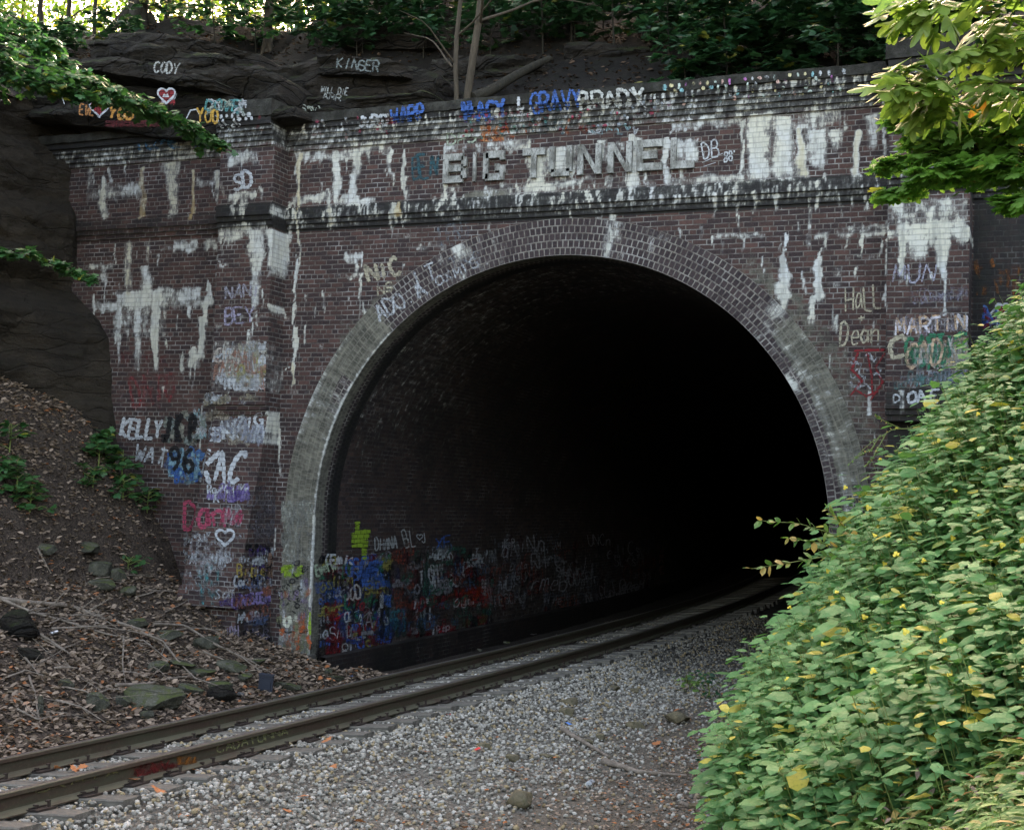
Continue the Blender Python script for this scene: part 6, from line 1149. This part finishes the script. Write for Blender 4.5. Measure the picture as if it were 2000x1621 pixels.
for i, (u, v, w, h, lab) in enumerate([(1110, 1378, 54, 20, "pale tan stone beside the brownish one on the gravel"), (1108, 1398, 36, 20, "yellow-brown round stone in front of the pale tan one"), (1243, 1424, 46, 20, "flat tan stone left of the big one by the weeds"), (1322, 1412, 54, 34, "biggest tan stone at the foot of the mound"), (1170, 1446, 24, 20, "small tan stone just above the stick"),
   (1145, 1455, 30, 16, "low brown stone at the left end of the stick"), (1016, 1576, 74, 44, "grey angular rock at the bottom edge of the photo"), (1000, 1486, 30, 18, "ochre stone under an orange leaf"), (1240, 1355, 22, 14, "small grey stone far out on the gravel"), (1068, 1480, 40, 10, "flat brown stone right of the ochre one"), (942, 1462, 34, 16, "brown flat stone in the middle of the gravel"), (1365, 1585, 46, 22, "dark broken piece beside the bottom weeds"), (1200, 1348, 30, 14, "dark stone right of the tie ends")]):
    rock("loose_stone", u, v, w, h, 'tan_stone', lab, "larger stones lying on the gravel", 560+i, cat="stone")
for i, (u, v, w, h, lab) in enumerate([(700, 1306, 26, 14, "bright green stone at the foot of the vault wall"), (640, 1318, 24, 16, "grey-green pointed stone at the jamb"), (655, 1330, 34, 12, "mossy stone lying between jamb and far rail"), (990, 1258, 14, 8, "pale stone beside the far rail inside the tunnel"), (936, 1271, 12, 7, "small pale stone near the far rail inside the tunnel"), (1000, 1240, 40, 16, "heap of dark stones against the vault wall")]):
    rock("loose_stone", u, v, w, h, 'slab', lab, "stones between the vault wall and the far rail", 590+i, cat="stone")
def stick(label, pts, r, mat='dead_wood', lift=.05, seed=0, name="dead_branch", group="dead branches lying on the left bank", twigs=0):
    W = []
    for q in pts:
        p = ground_at(q[0], q[1]) if len(q) < 3 or q[2] is None else ground_at(q[0], q[1])+0; W.append(p+np.array([0, 0, lift]))
    W = np.array(W); r = r*1.25; Q = wiggle(W, 26, .05, seed); mb = MB(); o = W[0]; mb.tube(Q, np.linspace(r, r*.35, 26)*(1+.12*np.sin(np.arange(26)*1.9)), 7)
    rg = np.random.default_rng(seed)
    for k in range(twigs):
        b = Q[rg.integers(6, 25)]; e = b+np.array([rg.normal()*.35, rg.normal()*.25, rg.uniform(.0, .25)]); mb.tube(wiggle([b, (b+e)/2, e], 7, .04, seed+k), np.linspace(r*.35, r*.1, 7), 5)
    ob = mb.build(name, MAT[mat], None, smooth=True, loc=tuple(o)); tag(ob, label, "branch", group); return ob
for _i in range(34):
    _u, _v = random.uniform(-10, 470), random.uniform(1130, 1400)
    if _v > 1440-.235*_u or _u > 330+(_v-1130)*.8: continue
    _L, _a = random.uniform(40, 130), random.uniform(-.5, .9)
    stick("thin grey stick tangled in the dead leaves of the left bank", [(_u, _v), (_u+_L*.5*math.cos(_a), _v+_L*.5*math.sin(_a)-6), (_u+_L*math.cos(_a), _v+_L*math.sin(_a))], random.uniform(.006, .013), seed=700+_i, lift=random.uniform(.03, .1), twigs=3, group="thin sticks strewn over the left bank")
stick("long thick dead branch running down from the left edge to the buttress", [(-20, 1176), (60, 1184), (140, 1190), (220, 1214), (285, 1240)], .035, seed=1, twigs=5)
stick("thin pale branch below the long thick one", [(0, 1182), (60, 1204), (120, 1222), (210, 1244), (280, 1262), (330, 1300)], .018, seed=2, twigs=5)
stick("bowed thin branch over the angular brown rock", [(280, 1255), (322, 1272), (345, 1305), (380, 1340), (425, 1355), (465, 1342)], .014, seed=3, lift=.12, twigs=3)
stick("straight grey stick crossing the leaves at the far left", [(50, 1232), (100, 1262), (135, 1285)], .02, seed=4, twigs=2)
stick("stick with a fork left of the mossy boulder", [(15, 1212), (70, 1204), (140, 1206), (165, 1210)], .012, seed=5, twigs=3)
stick("twisted root-like branch over the slabs by the buttress", [(300, 1232), (360, 1240), (420, 1272), (470, 1298), (512, 1328)], .018, seed=6, lift=.1, twigs=5)
stick("short broken stick standing in the leaves", [(242, 1252), (240, 1300), (246, 1342)], .014, seed=7, lift=.04)
stick("dark stick lying above the largest mossy boulder", [(228, 1350), (290, 1345), (345, 1332), (372, 1330)], .02, seed=8)
stick("small branch high on the bank near a mossy stone", [(75, 1080), (90, 1112), (100, 1130)], .014, seed=9, twigs=3)
stick("branching twig in the leaves at the lower left", [(60, 1330), (70, 1380), (80, 1420)], .012, seed=10, twigs=6)
stick("grey stick pointing at the brick buttress", [(100, 1240), (180, 1240), (255, 1250), (330, 1262)], .012, seed=11, lift=.08, twigs=6)
stick("pale twig in the leaf litter above the far rail", [(30, 1400), (70, 1416), (110, 1410)], .01, seed=12, twigs=4)
gs = "dead sticks lying on the gravel"
stick("broken brown stick end pointing at the gravel, left one of two", [(1100, 1432), (1140, 1455), (1188, 1482)], .028, seed=13, lift=.02, group=gs)
stick("long bent stick on the gravel in front of the green bank", [(1178, 1490), (1240, 1512), (1340, 1520)], .03, seed=14, lift=.02, group=gs)
stick("short grey stick near the bottom weeds", [(1330, 1576), (1400, 1600)], .02, seed=15, lift=.02, group=gs)
stick("pale thin stick on the dim gravel by the mound", [(1248, 1376), (1300, 1374)], .014, seed=16, lift=.02, group=gs)
# rubbish
def litter(name, u, v, label, cat, fn, group=None, z=None, rot=None):
    p = ground_at(u, v) if z is None else atz(u, v, z); mb = MB(); mat = fn(mb); o = mb.build(name, MAT[mat], None, smooth=False); o.location = (p[0], p[1], p[2]+.035); o.rotation_euler = rot or (random.uniform(-.3, .3), random.uniform(-.3, .3), random.uniform(0, 6)); tag(o, label, cat, group); return o
def can(mb):
    a = np.linspace(0, 6.283, 15)[:-1]; zz = [-.06, -.055, -.045, 0, .045, .055, .06]; rr_ = [.024, .028, .033, .024, .033, .027, .024]
    V_ = np.array([[r*math.cos(t)*(1 if abs(z) > .02 else .8), r*math.sin(t)*.8, z*(1+.1*math.sin(t))] for z, r in zip(zz, rr_) for t in a]); V_ = V_[:, [2, 0, 1]]; k = 14
    mb.add(V_, [[i*k+j, i*k+(j+1) % k, (i+1)*k+(j+1) % k, (i+1)*k+j] for i in range(6) for j in range(k)])
    for e in (0, 6): mb.add(np.vstack([V_[e*k:e*k+k], V_[e*k:e*k+k].mean(0)]), [[j, (j+1) % k, k] for j in range(k)])
    return 'can'
def bottle(mb):
    a = np.linspace(0, 6.283, 13)[:-1]; zz = [-.1, -.095, -.06, -.02, .03, .06, .085, .1]; rr_ = [.02, .03, .031, .026, .031, .024, .011, .011]
    V_ = np.array([[z, r*math.cos(t), r*math.sin(t)*.7] for z, r in zip(zz, rr_) for t in a]); k = 12
    mb.add(V_, [[i*k+j, i*k+(j+1) % k, (i+1)*k+(j+1) % k, (i+1)*k+j] for i in range(7) for j in range(k)])
    for e in (0, 7): mb.add(np.vstack([V_[e*k:e*k+k], V_[e*k:e*k+k].mean(0)]), [[j, (j+1) % k, k] for j in range(k)])
    return 'plastic'
def scrap(m, s=.05):
    def f(mb):
        g = np.array([[x, y, 0] for x in np.linspace(-s, s, 6) for y in np.linspace(-s*.7, s*.7, 5)]); g[:, 2] = .35*s*vnoise(g*22+random.random()*9, 1., 3)+.01; g[:, 0] += .3*s*vnoise(g*20, 1., 5); mb.add(g, grid_faces(6, 5)); return m
    return f
litter("drink_can", 470, 1362, "small silver can beside the far rail", "can", can)
litter("drink_can", 577, 1386, "crushed shiny can lying between the rails", "can", can)
litter("drink_can", 105, 1242, "bright can scrap among the sticks on the left bank", "can", can)
litter("plastic_bottle", 284, 1446, "flattened clear bottle between the rails", "bottle", bottle)
litter("plastic_bottle", 1154, 1534, "clear plastic bottle lying on the gravel", "bottle", bottle)
litter("paper_scrap", 1042, 1243, "white scrap by the far rail inside the tunnel", "litter", scrap('white_litter', .06))
litter("paper_scrap", 870, 1271, "small white scrap at the vault foot", "litter", scrap('white_litter', .05))
litter("cloth_scrap", 932, 1473, "small bright red scrap on the gravel", "litter", scrap('red_litter', .03))
litter("cloth_scrap", 877, 1402, "red scrap near the tie ends", "litter", scrap('red_litter', .03))
litter("paper_scrap", 1300, 1306, "white scrap at the edge of the mound", "litter", scrap('white_litter', .03))
litter("plastic_scrap", 1110, 1420, "pale blue scrap above the stick", "litter", scrap('blue_litter', .035))
litter("plastic_scrap", 1080, 1224, "tiny blue scrap beside the far rail in the dark", "litter", scrap('blue_litter', .04))
litter("plastic_scrap", 686, 1327, "blue scrap between jamb and far rail", "litter", scrap('blue_litter', .035))
p = ground_at(518, 1352); mb = MB(); mb.box((0, 0, .13), (.2, .05, .26)); mb.box((0, -.003, .245), (.21, .07, .02)); mb.box((0, -.03, .12), (.14, .012, .16)); bx_ = mb.build("plastic_box", MAT['rubber'], None); bx_.location = tuple(p); bx_.rotation_euler = (.15, .08, .35); tag(bx_, "dark blue-black plastic box standing by the far rail near the buttress", "box")
fl_, n = None, 0
for u, v in ((136, 752), (330, 1004), (905, 1200)): pass
p = atz(1895, 1192, 1.9);
